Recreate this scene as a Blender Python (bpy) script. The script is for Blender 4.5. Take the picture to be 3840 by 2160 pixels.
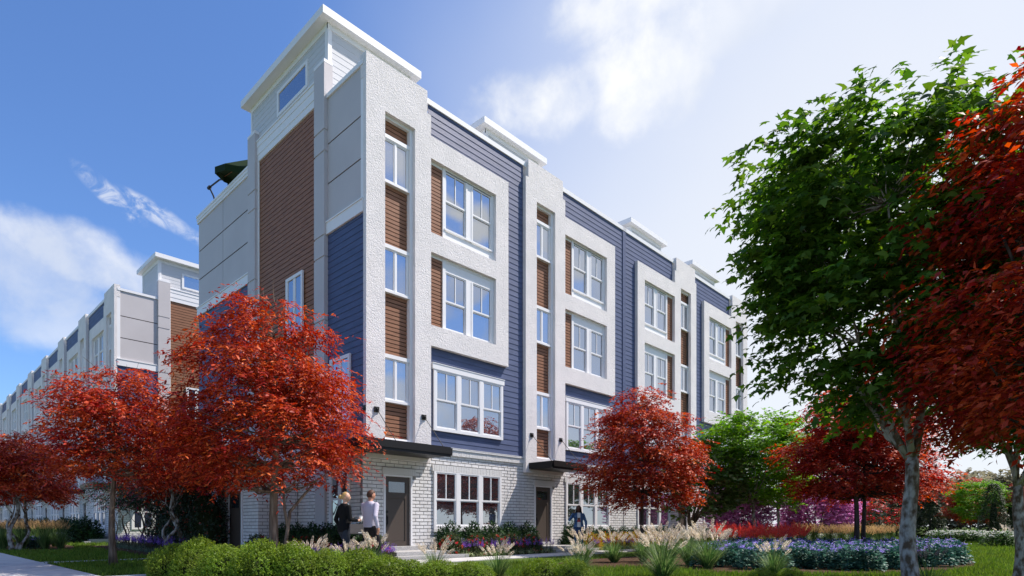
import bpy, bmesh, math, random
import numpy as np
from mathutils import Vector, Matrix

# ------------------------------------------------------------------ scene, camera, light
sc = bpy.context.scene
for o in list(bpy.data.objects): bpy.data.objects.remove(o)
R = math.radians
CAMP = np.array([-9.7426, -15.1549, 1.0]); FPX = 2235.0; HXP, HYP = 1920.0, 1972.0
YAW = math.atan2(2122, 2235)
VD = np.array([math.cos(YAW), math.sin(YAW), 0.0]); RD = np.array([math.sin(YAW), -math.cos(YAW), 0.0])
cam = bpy.data.cameras.new("camera"); camo = bpy.data.objects.new("camera", cam)
sc.collection.objects.link(camo); sc.camera = camo
camo.location = CAMP; camo.rotation_euler = (R(90), 0, YAW - R(90))
cam.sensor_width = 36; cam.lens = 36 * FPX / 3840; cam.shift_y = (HYP - 1080) / 3840
cam.clip_start = 0.1; cam.clip_end = 3000
SUNV = Vector((0.27, -0.16, 0.44)).normalized()
SUN_EL = math.asin(SUNV.z); SUN_AZ = math.atan2(SUNV.x, SUNV.y)
sun = bpy.data.lights.new("sun", 'SUN'); suno = bpy.data.objects.new("sun", sun); sc.collection.objects.link(suno)
sun.energy = 5.0; sun.angle = R(0.55); sun.color = (1.0, 0.91, 0.83)
suno.rotation_euler = SUNV.to_track_quat('Z', 'Y').to_euler(); suno.location = (20, -20, 40)
sc.view_settings.view_transform = 'Standard'; sc.view_settings.look = 'None'
sc.view_settings.exposure = 0.42; sc.view_settings.gamma = 1.0
sc.cycles.max_bounces = 8; sc.cycles.transparent_max_bounces = 4
SKY_STRENGTH = 0.09

def at(px, z):
    """ground point seen in the column px of the photograph, z metres ahead of the camera"""
    p = CAMP + z * (VD + (px - HXP) / FPX * RD)
    return float(p[0]), float(p[1])

def pxdir(px, py):
    d = VD + (px - HXP) / FPX * RD - (py - HYP) / FPX * np.array([0, 0, 1.0])
    return d / np.linalg.norm(d)

# ------------------------------------------------------------------ world
w = bpy.data.worlds.new("World"); sc.world = w; w.use_nodes = True
nt = w.node_tree; nt.nodes.clear()
def N(t, **k):
    n = nt.nodes.new(t)
    for a, b in k.items(): setattr(n, a, b)
    return n
def L(a, b): nt.links.new(a, b)
def M(op, a, b=None, c=None, clamp=False):
    n = N('ShaderNodeMath', operation=op); n.use_clamp = clamp
    for i, x in enumerate((a, b, c)):
        if x is None: continue
        if isinstance(x, (int, float)): n.inputs[i].default_value = x
        else: L(x, n.inputs[i])
    return n.outputs[0]
def VM(op, a, b=None):
    n = N('ShaderNodeVectorMath', operation=op)
    for i, x in enumerate((a, b)):
        if x is None: continue
        if isinstance(x, (tuple, list, np.ndarray, Vector)): n.inputs[i].default_value = tuple(float(q) for q in x)
        else: L(x, n.inputs[i])
    return n.outputs['Value'] if op in ('DOT_PRODUCT', 'LENGTH') else n.outputs['Vector']
def SS(x, a, b):
    n = N('ShaderNodeMapRange', interpolation_type='SMOOTHSTEP')
    L(x, n.inputs[0]); n.inputs[1].default_value = a; n.inputs[2].default_value = b
    return n.outputs[0]
def MIX(f, a, b):
    n = N('ShaderNodeMix', data_type='RGBA')
    for s, x in ((n.inputs[0], f), (n.inputs[6], a), (n.inputs[7], b)):
        if isinstance(x, (int, float)): s.default_value = x
        elif isinstance(x, tuple): s.default_value = x
        else: L(x, s)
    return n.outputs[2]
def NOISE(vec, scale, detail=5, rough=0.55, dist=0.0):
    n = N('ShaderNodeTexNoise'); L(vec, n.inputs['Vector']); n.inputs['Scale'].default_value = scale
    n.inputs['Detail'].default_value = detail; n.inputs['Roughness'].default_value = rough; n.inputs['Distortion'].default_value = dist
    return n.outputs['Fac']
sky = N('ShaderNodeTexSky', sky_type='NISHITA'); sky.sun_disc = False
sky.sun_elevation = SUN_EL; sky.sun_rotation = SUN_AZ; sky.air_density = 1.1; sky.dust_density = 0.6; sky.ozone_density = 2.2
tc = N('ShaderNodeTexCoord'); D = tc.outputs['Generated']
nrm = VM('NORMALIZE', D)
sepz = N('ShaderNodeSeparateXYZ'); L(nrm, sepz.inputs[0])
tint = N('ShaderNodeMix', data_type='RGBA', blend_type='MULTIPLY'); tint.inputs[0].default_value = 1.0
L(sky.outputs[0], tint.inputs[6]); tint.inputs[7].default_value = (0.90, 1.18, 1.62, 1)
col = tint.outputs[2]
# thin bright veil of high cloud towards the sun's side of the sky
vdir = VM('DOT_PRODUCT', nrm, tuple(pxdir(3500, 1350)))
vn = NOISE(nrm, 3.0, 3, 0.5, 0.2)
veil = SS(M('ADD', vdir, M('MULTIPLY', M('SUBTRACT', vn, 0.5), 0.10)), 0.55, 1.0)
veil = M('MULTIPLY', veil, 0.93)
col = MIX(veil, col, (7.5, 7.75, 8.15, 1))
# cumulus: soft-edged banks in fixed directions, frayed by noise
wv = N('ShaderNodeTexNoise'); L(nrm, wv.inputs['Vector']); wv.inputs['Scale'].default_value = 5.0; wv.inputs['Detail'].default_value = 2.0
warp = VM('ADD', nrm, VM('MULTIPLY', VM('SUBTRACT', wv.outputs['Color'], (0.5, 0.5, 0.5)), (0.05, 0.05, 0.05)))
n1 = NOISE(warp, 7.0, 8, 0.58); n2 = NOISE(warp, 2.2, 3, 0.5)
nn = M('ADD', M('MULTIPLY', M('SUBTRACT', n1, 0.5), 2.6), M('MULTIPLY', M('SUBTRACT', n2, 0.5), 1.0))
fray = SS(NOISE(VM('MULTIPLY', warp, (1, 1, 1)), 34.0, 6, 0.62, 0.6), 0.40, 0.66)
body = M('ADD', M('MULTIPLY', SS(NOISE(warp, 13.0, 6, 0.6), 0.30, 0.62), 0.45), 0.55)
def bank(px, py, rx, ry, ang, amt, mir=False):
    c = pxdir(px, py) * ((1, -1, 1) if mir else (1, 1, 1)); u = np.cross(c, (0, 0, 1.0)); u /= np.linalg.norm(u); v = np.cross(u, c)
    ca, sa = math.cos(R(ang)), math.sin(R(ang)); a = (u * ca + v * sa) / rx; b = (-u * sa + v * ca) / ry
    dd = VM('SUBTRACT', nrm, tuple(c))
    x = VM('DOT_PRODUCT', dd, tuple(a)); y = VM('DOT_PRODUCT', dd, tuple(b))
    r2 = M('ADD', M('MULTIPLY', x, x), M('MULTIPLY', y, y))
    front = SS(VM('DOT_PRODUCT', nrm, tuple(c)), 0.0, 0.2)
    m = SS(M('SUBTRACT', M('ADD', nn, 0.85), r2), 0.05, 0.80)
    m = M('MULTIPLY', m, fray if ry < .018 else body)
    return M('MULTIPLY', M('MULTIPLY', m, front), amt)
banks = [(2050, 400, .13, .065, 8, 1.0), (2390, 260, .13, .10, 30, 1.0), (2330, 30, .14, .055, 5, .85), (2720, 60, .16, .05, 10, .5),
         (330, 960, .15, .05, -8, .8), (40, 1010, .12, .09, 0, .62), (130, 1190, .17, .055, 0, .55), (410, 730, .07, .016, -34, .7), (640, 835, .09, .017, -22, .7),
         (1690, 790, .055, .022, 35, 1.0, True), (1800, 850, .05, .03, -20, 1.0, True), (1640, 900, .04, .02, 10, .9, True), (1760, 1080, .05, .03, -30, .9, True), (1560, 640, .05, .03, 60, .9, True), (2070, 880, .05, .03, 20, 1.0, True), (2230, 1000, .06, .03, -15, 1.0, True), (2250, 1300, .14, .07, 0, .7, True), (1500, 1500, .16, .05, 0, .8, True), (1800, 1600, .16, .06, 0, .8, True), (2600, 1200, .1, .1, 0, .8, True)]
cm = None
for b in banks:
    m = bank(*b); cm = m if cm is None else M('MAXIMUM', cm, m)
# broken cloud in the half of the sky behind the camera (seen only in the window panes)
back = SS(VM('DOT_PRODUCT', nrm, (-0.12, -0.99, 0.0)), -0.15, 0.25)
cb = M('MULTIPLY', SS(NOISE(warp, 3.4, 7, 0.56, 0.3), 0.46, 0.58), back)
cm = M('MAXIMUM', cm, M("MULTIPLY", cb, 0.7))
shade = NOISE(warp, 5.5, 4, 0.5)
ccol = MIX(SS(shade, 0.35, 0.65), (6.2, 6.7, 7.7, 1), (8.8, 8.85, 8.9, 1))
col = MIX(cm, col, ccol)
bg = N('ShaderNodeBackground'); L(col, bg.inputs[0]); bg.inputs[1].default_value = SKY_STRENGTH
out = N('ShaderNodeOutputWorld'); L(bg.outputs[0], out.inputs[0])

# ------------------------------------------------------------------ materials
def mat(name, color, rough=0.6, spec=0.4, metal=0.0):
    m = bpy.data.materials.new(name); m.use_nodes = True
    b = m.node_tree.nodes['Principled BSDF']
    b.inputs['Base Color'].default_value = (*color, 1); b.inputs['Roughness'].default_value = rough
    b.inputs['Specular IOR Level'].default_value = spec; b.inputs['Metallic'].default_value = metal
    return m
def MN(m):
    t = m.node_tree
    def nn_(ty, **k):
        n = t.nodes.new(ty)
        for a, b in k.items(): setattr(n, a, b)
        return n
    return t, nn_, t.nodes['Principled BSDF']
def add_bump(m, scale, strength, dist, detail=4, kind='noise', coord='Object', stretch=(1, 1, 1), distort=0.0):
    t, nn_, b = MN(m)
    tcn = nn_('ShaderNodeTexCoord'); mp = nn_('ShaderNodeMapping'); mp.inputs['Scale'].default_value = stretch
    t.links.new(tcn.outputs[coord], mp.inputs[0])
    if kind == 'noise':
        x = nn_('ShaderNodeTexNoise'); x.inputs['Scale'].default_value = scale; x.inputs['Detail'].default_value = detail; x.inputs['Distortion'].default_value = distort
        o = x.outputs['Fac']
    else:
        x = nn_('ShaderNodeTexVoronoi', feature='SMOOTH_F1'); x.inputs['Scale'].default_value = scale; o = x.outputs['Distance']
    t.links.new(mp.outputs[0], x.inputs['Vector'])
    bp = nn_('ShaderNodeBump'); bp.inputs['Strength'].default_value = strength; bp.inputs['Distance'].default_value = dist
    t.links.new(o, bp.inputs['Height'])
    prev = b.inputs['Normal'].links
    if prev: t.links.new(prev[0].from_socket, bp.inputs['Normal'])
    t.links.new(bp.outputs[0], b.inputs['Normal'])
    return m
def add_var(m, scale, c1, c2, lo=0.35, hi=0.65, stretch=(1, 1, 1), detail=5, coord='Object', distort=0.0):
    t, nn_, b = MN(m)
    tcn = nn_('ShaderNodeTexCoord'); mp = nn_('ShaderNodeMapping'); mp.inputs['Scale'].default_value = stretch
    t.links.new(tcn.outputs[coord], mp.inputs[0])
    x = nn_('ShaderNodeTexNoise'); x.inputs['Scale'].default_value = scale; x.inputs['Detail'].default_value = detail; x.inputs['Distortion'].default_value = distort
    t.links.new(mp.outputs[0], x.inputs['Vector'])
    r = nn_('ShaderNodeValToRGB'); r.color_ramp.elements[0].position = lo; r.color_ramp.elements[1].position = hi
    r.color_ramp.elements[0].color = (*c1, 1); r.color_ramp.elements[1].color = (*c2, 1)
    t.links.new(x.outputs['Fac'], r.inputs[0]); t.links.new(r.outputs[0], b.inputs['Base Color'])
    return m
def leafmat(name, cols, trans=0.35, rough=0.5, spec=0.25):
    """cols: list of (position, colour) picked at random for every single leaf"""
    m = bpy.data.materials.new(name); m.use_nodes = True
    t, nn_, b = MN(m)
    g = nn_('ShaderNodeNewGeometry'); r = nn_('ShaderNodeValToRGB')
    els = r.color_ramp.elements
    els[0].position, els[0].color = cols[0][0], (*cols[0][1], 1); els[1].position, els[1].color = cols[-1][0], (*cols[-1][1], 1)
    for p, c in cols[1:-1]:
        e = els.new(p); e.color = (*c, 1)
    t.links.new(g.outputs['Random Per Island'], r.inputs[0])
    b.inputs['Roughness'].default_value = rough; b.inputs['Specular IOR Level'].default_value = spec
    tcn = nn_('ShaderNodeTexCoord'); nz = nn_('ShaderNodeTexNoise'); nz.inputs['Scale'].default_value = 1.6; nz.inputs['Detail'].default_value = 3
    t.links.new(tcn.outputs['Object'], nz.inputs['Vector'])
    mv_ = nn_('ShaderNodeMapRange'); t.links.new(nz.outputs['Fac'], mv_.inputs[0]); mv_.inputs[1].default_value = .3; mv_.inputs[2].default_value = .7; mv_.inputs[3].default_value = .72; mv_.inputs[4].default_value = 1.28
    mh = nn_('ShaderNodeMapRange'); t.links.new(nz.outputs['Fac'], mh.inputs[0]); mh.inputs[1].default_value = .3; mh.inputs[2].default_value = .7; mh.inputs[3].default_value = .488; mh.inputs[4].default_value = .514
    h0 = nn_('ShaderNodeHueSaturation'); t.links.new(mv_.outputs[0], h0.inputs['Value']); t.links.new(mh.outputs[0], h0.inputs['Hue']); t.links.new(r.outputs[0], h0.inputs['Color']); r = h0
    t.links.new(r.outputs[0], b.inputs['Base Color'])
    tr = nn_('ShaderNodeBsdfTranslucent'); mx = nn_('ShaderNodeMixShader'); mx.inputs[0].default_value = trans
    hs = nn_('ShaderNodeHueSaturation'); hs.inputs['Saturation'].default_value = 1.1; hs.inputs['Value'].default_value = 1.25
    t.links.new(r.outputs[0], hs.inputs['Color']); t.links.new(hs.outputs[0], tr.inputs[0])
    t.links.new(b.outputs[0], mx.inputs[1]); t.links.new(tr.outputs[0], mx.inputs[2])
    t.links.new(mx.outputs[0], t.nodes['Material Output'].inputs[0])
    return m
MT = {}
MT['stucco'] = mat('white_stucco', (.74, .73, .72), .85, .2)
add_var(MT['stucco'], 1.3, (.715, .69, .68), (.785, .752, .74)); add_bump(MT['stucco'], 16, .6, .045, 6, distort=1.6, stretch=(1, 1, .8)); add_bump(MT['stucco'], 30, .6, .015, 3)
MT['trim'] = mat('white_trim', (.78, .78, .79), .5, .35); add_bump(MT['trim'], 40, .12, .004, 3, stretch=(1, 1, .1))
MT['blue'] = mat('blue_siding', (.066, .09, .178), .55, .35)
add_var(MT['blue'], 1.5, (.059, .081, .160), (.076, .101, .197), stretch=(1, 1, 6)); add_bump(MT['blue'], 6, .35, .012, 5, stretch=(1, 1, 12), distort=1.0)
MT['wood'] = mat('brown_wood', (.25, .11, .06), .6, .3)
add_var(MT['wood'], 2.2, (.19, .086, .046), (.32, .152, .085), .3, .7, stretch=(1, 1, 14), distort=.8); add_bump(MT['wood'], 5, .3, .008, 5, stretch=(1, 1, 14), distort=1.0)
MT['dark'] = mat('dark_backing', (.012, .010, .010), .9, .1)
MT['panel'] = mat('grey_panel', (.505, .48, .485), .6, .3); add_var(MT['panel'], .7, (.49, .465, .47), (.52, .495, .50))
MT['pale'] = mat('pale_grey_siding', (.56, .57, .59), .6, .3); add_bump(MT['pale'], 6, .25, .01, 4, stretch=(1, 1, 12))
MT['brick'] = mat('white_brick', (.70, .69, .68), .75, .25)
add_var(MT['brick'], 3.0, (.67, .66, .65), (.78, .77, .765)); add_bump(MT['brick'], 28, .5, .02, 4)
MT['mortar'] = mat('brick_mortar', (.27, .265, .26), .95, .1)
MT['soldier'] = mat('white_soldier_brick', (.66, .655, .645), .75, .25); add_bump(MT['soldier'], 28, .5, .02, 4)
MT['black'] = mat('black_metal', (.012, .011, .011), .45, .25)
MT['door'] = mat('dark_brown_door', (.072, .056, .046), .45, .4)
MT['concrete'] = mat('concrete', (.52, .51, .50), .9, .2); add_var(MT['concrete'], 2.0, (.45, .44, .43), (.56, .55, .535), detail=8); add_bump(MT['concrete'], 90, .25, .01, 3)
MT['stone'] = mat('step_stone', (.42, .415, .41), .85, .25); add_var(MT['stone'], 45, (.30, .295, .29), (.50, .495, .49), detail=3); add_bump(MT['stone'], 60, .5, .02, 3)
MT['roof'] = mat('roof_membrane', (.5, .5, .5), .9, .1)
MT['mulch'] = mat('mulch', (.07, .04, .026), .95, .1); add_var(MT['mulch'], 14, (.030, .018, .012), (.13, .075, .045), .3, .7, detail=8); add_bump(MT['mulch'], 40, .8, .05, 4)
MT['lawn'] = mat('lawn_soil', (.06, .10, .02), .95, .05); add_var(MT['lawn'], 1.2, (.050, .088, .016), (.095, .135, .030), .3, .7, detail=8); add_bump(MT['lawn'], 60, .5, .03, 3)
MT['bark_pale'] = mat('pale_mottled_bark', (.3, .27, .23), .9, .15); add_var(MT['bark_pale'], 9, (.12, .085, .058), (.42, .40, .37), .42, .58, stretch=(1, 1, .6), detail=6); add_bump(MT['bark_pale'], 30, .8, .03, 5, stretch=(1, 1, .35))
MT['bark_brown'] = mat('brown_bark', (.16, .12, .09), .9, .15); add_var(MT['bark_brown'], 14, (.085, .058, .042), (.26, .205, .16), .35, .65, stretch=(1, 1, .15)); add_bump(MT['bark_brown'], 30, .9, .03, 5, stretch=(1, 1, .2))
MT['bark_dark'] = mat('dark_bark', (.06, .05, .045), .9, .15); add_var(MT['bark_dark'], 14, (.035, .028, .026), (.11, .09, .08), stretch=(1, 1, .15)); add_bump(MT['bark_dark'], 30, .9, .03, 5, stretch=(1, 1, .2))
def glassmat(name, tintc, base=.42):
    m = bpy.data.materials.new(name); m.use_nodes = True
    t, nn_, b = MN(m)
    b.inputs['Base Color'].default_value = (*tintc, 1); b.inputs['Roughness'].default_value = .4; b.inputs['Specular IOR Level'].default_value = .2
    gl = nn_('ShaderNodeBsdfGlossy'); gl.inputs['Roughness'].default_value = 0.0; gl.inputs['Color'].default_value = (.86, .90, .96, 1)
    lw = nn_('ShaderNodeLayerWeight'); lw.inputs['Blend'].default_value = .35
    mr = nn_('ShaderNodeMapRange'); t.links.new(lw.outputs['Fresnel'], mr.inputs[0]); mr.inputs[3].default_value = base; mr.inputs[4].default_value = 1.0
    mx = nn_('ShaderNodeMixShader'); t.links.new(mr.outputs[0], mx.inputs[0]); t.links.new(b.outputs[0], mx.inputs[1]); t.links.new(gl.outputs[0], mx.inputs[2])
    t.links.new(mx.outputs[0], t.nodes['Material Output'].inputs[0])
    return m
MT['glass'] = glassmat('window_glass', (.030, .034, .042))
MT['doorglass'] = glassmat('door_glass', (.02, .024, .032), .15)

# ------------------------------------------------------------------ mesh helpers
COL = sc.collection
class MB:
    def __init__(s): s.v = []; s.f = []; s.n = 0; s.big = []
    def box(s, x0, x1, y0, y1, z0, z1):
        if x0 > x1: x0, x1 = x1, x0
        if y0 > y1: y0, y1 = y1, y0
        if z0 > z1: z0, z1 = z1, z0
        i = s.n
        s.v += [(x0, y0, z0), (x1, y0, z0), (x1, y1, z0), (x0, y1, z0), (x0, y0, z1), (x1, y0, z1), (x1, y1, z1), (x0, y1, z1)]
        s.f += [(i, i+3, i+2, i+1), (i+4, i+5, i+6, i+7), (i, i+1, i+5, i+4), (i+1, i+2, i+6, i+5), (i+2, i+3, i+7, i+6), (i+3, i, i+4, i+7)]
        s.n += 8; return s
    def poly(s, pts, faces=None):
        i = s.n; s.v += [tuple(map(float, p)) for p in pts]; s.n += len(pts)
        s.f += [tuple(i + k for k in f) for f in faces] if faces else [tuple(range(i, i + len(pts)))]
        return s
    def tube(s, pts, rad, n=8, cap=True):
        P = [Vector(p) for p in pts]; k = len(P); i0 = s.n
        ref = Vector((0, 0, 1)) if abs((P[-1] - P[0]).normalized().z) < .9 else Vector((1, 0, 0))
        for a in range(k):
            t = (P[min(a + 1, k - 1)] - P[max(a - 1, 0)]).normalized()
            u = t.cross(ref).normalized(); v = t.cross(u)
            r = rad[a] if hasattr(rad, '__len__') else rad
            for j in range(n):
                q = P[a] + (u * math.cos(2 * math.pi * j / n) + v * math.sin(2 * math.pi * j / n)) * r
                s.v.append(tuple(q))
        s.n += k * n
        for a in range(k - 1):
            for j in range(n):
                j2 = (j + 1) % n
                s.f.append((i0 + a*n + j, i0 + a*n + j2, i0 + (a+1)*n + j2, i0 + (a+1)*n + j))
        if cap:
            s.f.append(tuple(i0 + j for j in range(n))[::-1]); s.f.append(tuple(i0 + (k-1)*n + j for j in range(n)))
        return s
    def arr(s, V, F):
        s.big.append((np.asarray(V, dtype=np.float32), np.asarray(F, dtype=np.int32))); return s
    def mesh(s, name, smooth=False):
        me = bpy.data.meshes.new(name)
        if s.big:
            Vs = []; Ls = []; St = []; nv = 0; nl = 0
            if s.v:
                Vs.append(np.array(s.v, dtype=np.float32)); nv = len(s.v)
                for f in s.f:
                    Ls.append(np.array(f, dtype=np.int32)); St.append(np.array([nl], dtype=np.int32)); nl += len(f)
            for V, F in s.big:
                Vs.append(V); Ls.append((F + nv).ravel()); St.append(nl + np.arange(len(F), dtype=np.int32) * F.shape[1]); nl += F.size; nv += len(V)
            Vs = np.concatenate(Vs); Ls = np.concatenate(Ls); St = np.concatenate(St)
            me.vertices.add(len(Vs)); me.vertices.foreach_set('co', Vs.ravel())
            me.loops.add(len(Ls)); me.loops.foreach_set('vertex_index', Ls)
            me.polygons.add(len(St)); me.polygons.foreach_set('loop_start', St)
            me.update(calc_edges=True); me.validate()
        else:
            me.from_pydata(s.v, [], s.f); me.update()
        if smooth: me.polygons.foreach_set('use_smooth', [True] * len(me.polygons))
        return me
    def build(s, name, m, parent=None, smooth=False, loc=None):
        return link(name, s.mesh(name, smooth), m, parent, loc)
def link(name, me, m=None, parent=None, loc=None):
    if m is not None and not me.materials: me.materials.append(MT[m] if isinstance(m, str) else m)
    o = bpy.data.objects.new(name, me); COL.objects.link(o)
    if parent: o.parent = parent
    if loc is not None: o.location = loc
    return o
def tag(o, label=None, cat=None, group=None, kind=None):
    if label: o['label'] = label
    if cat: o['category'] = cat
    if group: o['group'] = group
    if kind: o['kind'] = kind
    return o
def empty(name, loc=(0, 0, 0), rz=0.0, s=1.0):
    o = bpy.data.objects.new(name, None); COL.objects.link(o)
    o.location = loc; o.rotation_euler = (0, 0, rz); o.scale = (s, s, s) if not hasattr(s, '__len__') else s
    o.empty_display_size = .2
    return o
def copy_tree(o, parent=None):
    c = o.copy(); COL.objects.link(c)
    if parent is not None: c.parent = parent
    for ch in list(o.children): copy_tree(ch, c)
    return c
def place(proto, first, loc, rz, s, label, group):
    """the first use moves the prototype itself, later uses copy it with its parts"""
    o = proto if first else copy_tree(proto)
    o.location = loc; o.rotation_euler = (0, 0, rz); o.scale = (s, s, s) if not hasattr(s, '__len__') else s
    o['label'] = label
    if group: o['group'] = group
    return o
def gridsolid(mb, solid, xs, zs, y0, y1):
    """extrude a cell pattern in the x-z plane between y0 and y1"""
    xs = sorted(set(round(x, 4) for x in xs)); zs = sorted(set(round(z, 4) for z in zs))
    S = [[solid((xs[i] + xs[i+1]) / 2, (zs[j] + zs[j+1]) / 2) for j in range(len(zs) - 1)] for i in range(len(xs) - 1)]
    g = lambda i, j: 0 <= i < len(xs) - 1 and 0 <= j < len(zs) - 1 and S[i][j]
    for i in range(len(xs) - 1):
        for j in range(len(zs) - 1):
            if not S[i][j]: continue
            a, b, c, d = xs[i], xs[i+1], zs[j], zs[j+1]
            mb.poly([(a, y0, c), (b, y0, c), (b, y0, d), (a, y0, d)]); mb.poly([(a, y1, c), (a, y1, d), (b, y1, d), (b, y1, c)])
            if not g(i-1, j): mb.poly([(a, y0, c), (a, y0, d), (a, y1, d), (a, y1, c)])
            if not g(i+1, j): mb.poly([(b, y0, c), (b, y1, c), (b, y1, d), (b, y0, d)])
            if not g(i, j-1): mb.poly([(a, y0, c), (a, y1, c), (b, y1, c), (b, y0, c)])
            if not g(i, j+1): mb.poly([(a, y0, d), (b, y0, d), (b, y1, d), (a, y1, d)])
    return mb
# ------------------------------------------------------------------ townhouse row
rng = random.Random(5)
def holes_in(x, z, hs): return any(a < x < b and c < z < d for a, b, c, d in hs)
def stucco_mesh(corner):
    mb = MB(); lo = 0.0 if corner else .03; up = 0.0 if corner else .18
    def solid(x, z):
        t = (lo < x < 2.425 and 3.03 < z < 14.265 and not (.661 < x < 1.782 and 3.62 < z < 13.52)) or (up < x < 2.272 and 14.26 < z < 14.975)
        b = 2.42 < x < 6.03 and 6.834 < z < 13.608 and not (x < 5.388 and (7.504 < z < 9.867 or 10.499 < z < 12.89))
        return t or b
    gridsolid(mb, solid, [lo, up, .661, 1.782, 2.272, 2.425, 5.388, 6.03], [3.03, 3.62, 6.834, 7.504, 9.867, 10.499, 12.89, 13.52, 13.608, 14.265, 14.975], 0, .155)
    mb.box(up + .001, 2.271, .155, .30, 14.27, 14.974)
    return mb.mesh('stucco_frame')
def lap_mesh(rects, y=.16, exp=.2, proud=.013, z0=3.4):
    """lapped boards on rectangles (x0,x1,z0,z1) in the x-z plane, facing -y; each board leans out at its lower edge"""
    mb = MB()
    for a, b, c, d in rects:
        k = math.floor((c - z0) / exp)
        while z0 + k * exp < d - .004:
            lo, hi = max(c, z0 + k * exp), min(d, z0 + (k + 1) * exp)
            y_lo = y - proud * (1 - (lo - z0 - k * exp) / exp); y_hi = y - proud * (1 - (hi - z0 - k * exp) / exp)
            mb.poly([(a, y_lo, lo), (b, y_lo, lo), (b, y_hi, hi), (a, y_hi, hi)])
            mb.poly([(a, y_lo, lo), (a, y + .01, lo), (b, y + .01, lo), (b, y_lo, lo)])
            mb.poly([(a, y_lo, lo), (a, y_hi, hi), (a, y + .01, hi), (a, y + .01, lo)]); mb.poly([(b, y_lo, lo), (b, y + .01, lo), (b, y + .01, hi), (b, y_hi, hi)])
            k += 1
    return mb
def wood_mesh(rects, y=.215, pitch=.118):
    mb = MB()
    for a, b, c, d in rects:
        z = d
        while z > c + .02:
            lo = max(c, z - pitch + .024)
            mb.box(a, b, y, y + .02, lo, z - .002)
            if z - lo > .05:                                     # shallow shadow line half-way up the board
                pass
            z -= pitch
    return mb
def brick_mesh(rects, hs, y=.18, L=.325, H=.112, j=.018):
    mb = MB()
    for a, b, c, d in rects:
        r = 0; z = c
        while z < d - .02:
            z1 = min(d, z + H - j); x = a - (L / 2 if r % 2 else 0)
            while x < b:
                x0, x1 = max(a, x), min(b, x + L - j)
                x += L
                if x1 - x0 < .03: continue
                segs = [(x0, x1)]
                for ha, hb, hc, hd in hs:
                    if z1 > hc + .005 and z < hd - .005:
                        ns = []
                        for s0, s1 in segs:
                            if hb <= s0 or ha >= s1: ns.append((s0, s1)); continue
                            if s0 < ha: ns.append((s0, ha))
                            if s1 > hb: ns.append((hb, s1))
                        segs = ns
                for s0, s1 in segs:
                    if s1 - s0 < .03: continue
                    yy = y + rng.uniform(-.004, .004); e = .004
                    i = mb.n
                    mb.v += [(s0, y + .035, z), (s1, y + .035, z), (s1, y + .035, z1), (s0, y + .035, z1), (s0 + e, yy, z + e), (s1 - e, yy + rng.uniform(-.002, .002), z + e), (s1 - e, yy, z1 - e), (s0 + e, yy, z1 - e)]
                    mb.f += [(i+4, i+5, i+6, i+7), (i, i+1, i+5, i+4), (i+1, i+2, i+6, i+5), (i+2, i+3, i+7, i+6), (i+3, i, i+4, i+7)]; mb.n += 8
            z += H; r += 1
    return mb
def soldier_mesh(x0, x1, z0, z1, y0, y1, wdt=.075):
    mb = MB(); n = max(1, round((x1 - x0) / wdt)); s = (x1 - x0) / n
    for k in range(n): mb.box(x0 + k*s + .005, x0 + (k+1)*s - .005, y0 + rng.uniform(-.003, .003), y1, z0, z1)
    mb.box(x0 + .004, x1 - .004, y0 + .012, y1 + .01, z0 + .003, z1 - .003)
    return mb
def bars(mb, x0, x1, z0, z1, y0, y1, t, b=None, top=None):
    """a rectangular ring of four butted bars"""
    b = t if b is None else b; top = t if top is None else top
    mb.box(x0, x0 + t, y0, y1, z0, z1); mb.box(x1 - t, x1, y0, y1, z0, z1)
    mb.box(x0 + t, x1 - t, y0, y1, z0, z0 + b); mb.box(x0 + t, x1 - t, y0, y1, z1 - top, z1)
def pane_quad(mb, a, b, c, d, y):
    s = rng.uniform(-.0022, .0022); q = rng.uniform(-.0022, .0022)
    mb.poly([(a, y - s - q, c), (b, y + s - q, c), (b, y + s + q, d), (a, y - s + q, d)])
def double_hung(sb, pb, a, b, c, d, y, muntin=True):
    """one sash pair: upper light with a centre muntin, lower light plain"""
    m = (c + d) / 2
    bars(sb, a, b, m - .03, d, y, y + .04, .038, .055, .04)       # upper sash
    if muntin: sb.box((a + b)/2 - .016, (a + b)/2 + .016, y + .006, y + .034, m + .025, d - .04)
    bars(sb, a, b, c, m - .031, y + .02, y + .06, .042, .05, .03)  # lower sash sits behind
    pane_quad(pb, a + .02, b - .02, m, d - .02, y + .03); pane_quad(pb, a + .02, b - .02, c + .02, m - .04, y + .052)
class Part:                                                      # mesh data made once, linked for each unit
    def __init__(s, name, me, m, subs=()): s.name, s.me, s.m, s.subs = name, me, m, subs
    def put(s, root, ox, sx):
        o = link(s.name, s.me, s.m, root); o.location = (ox, 0, 0); o.scale = (sx, 1, 1)
        for p in s.subs: link(p.name, p.me, p.m, o)
        return o
UNIT = []
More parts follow.
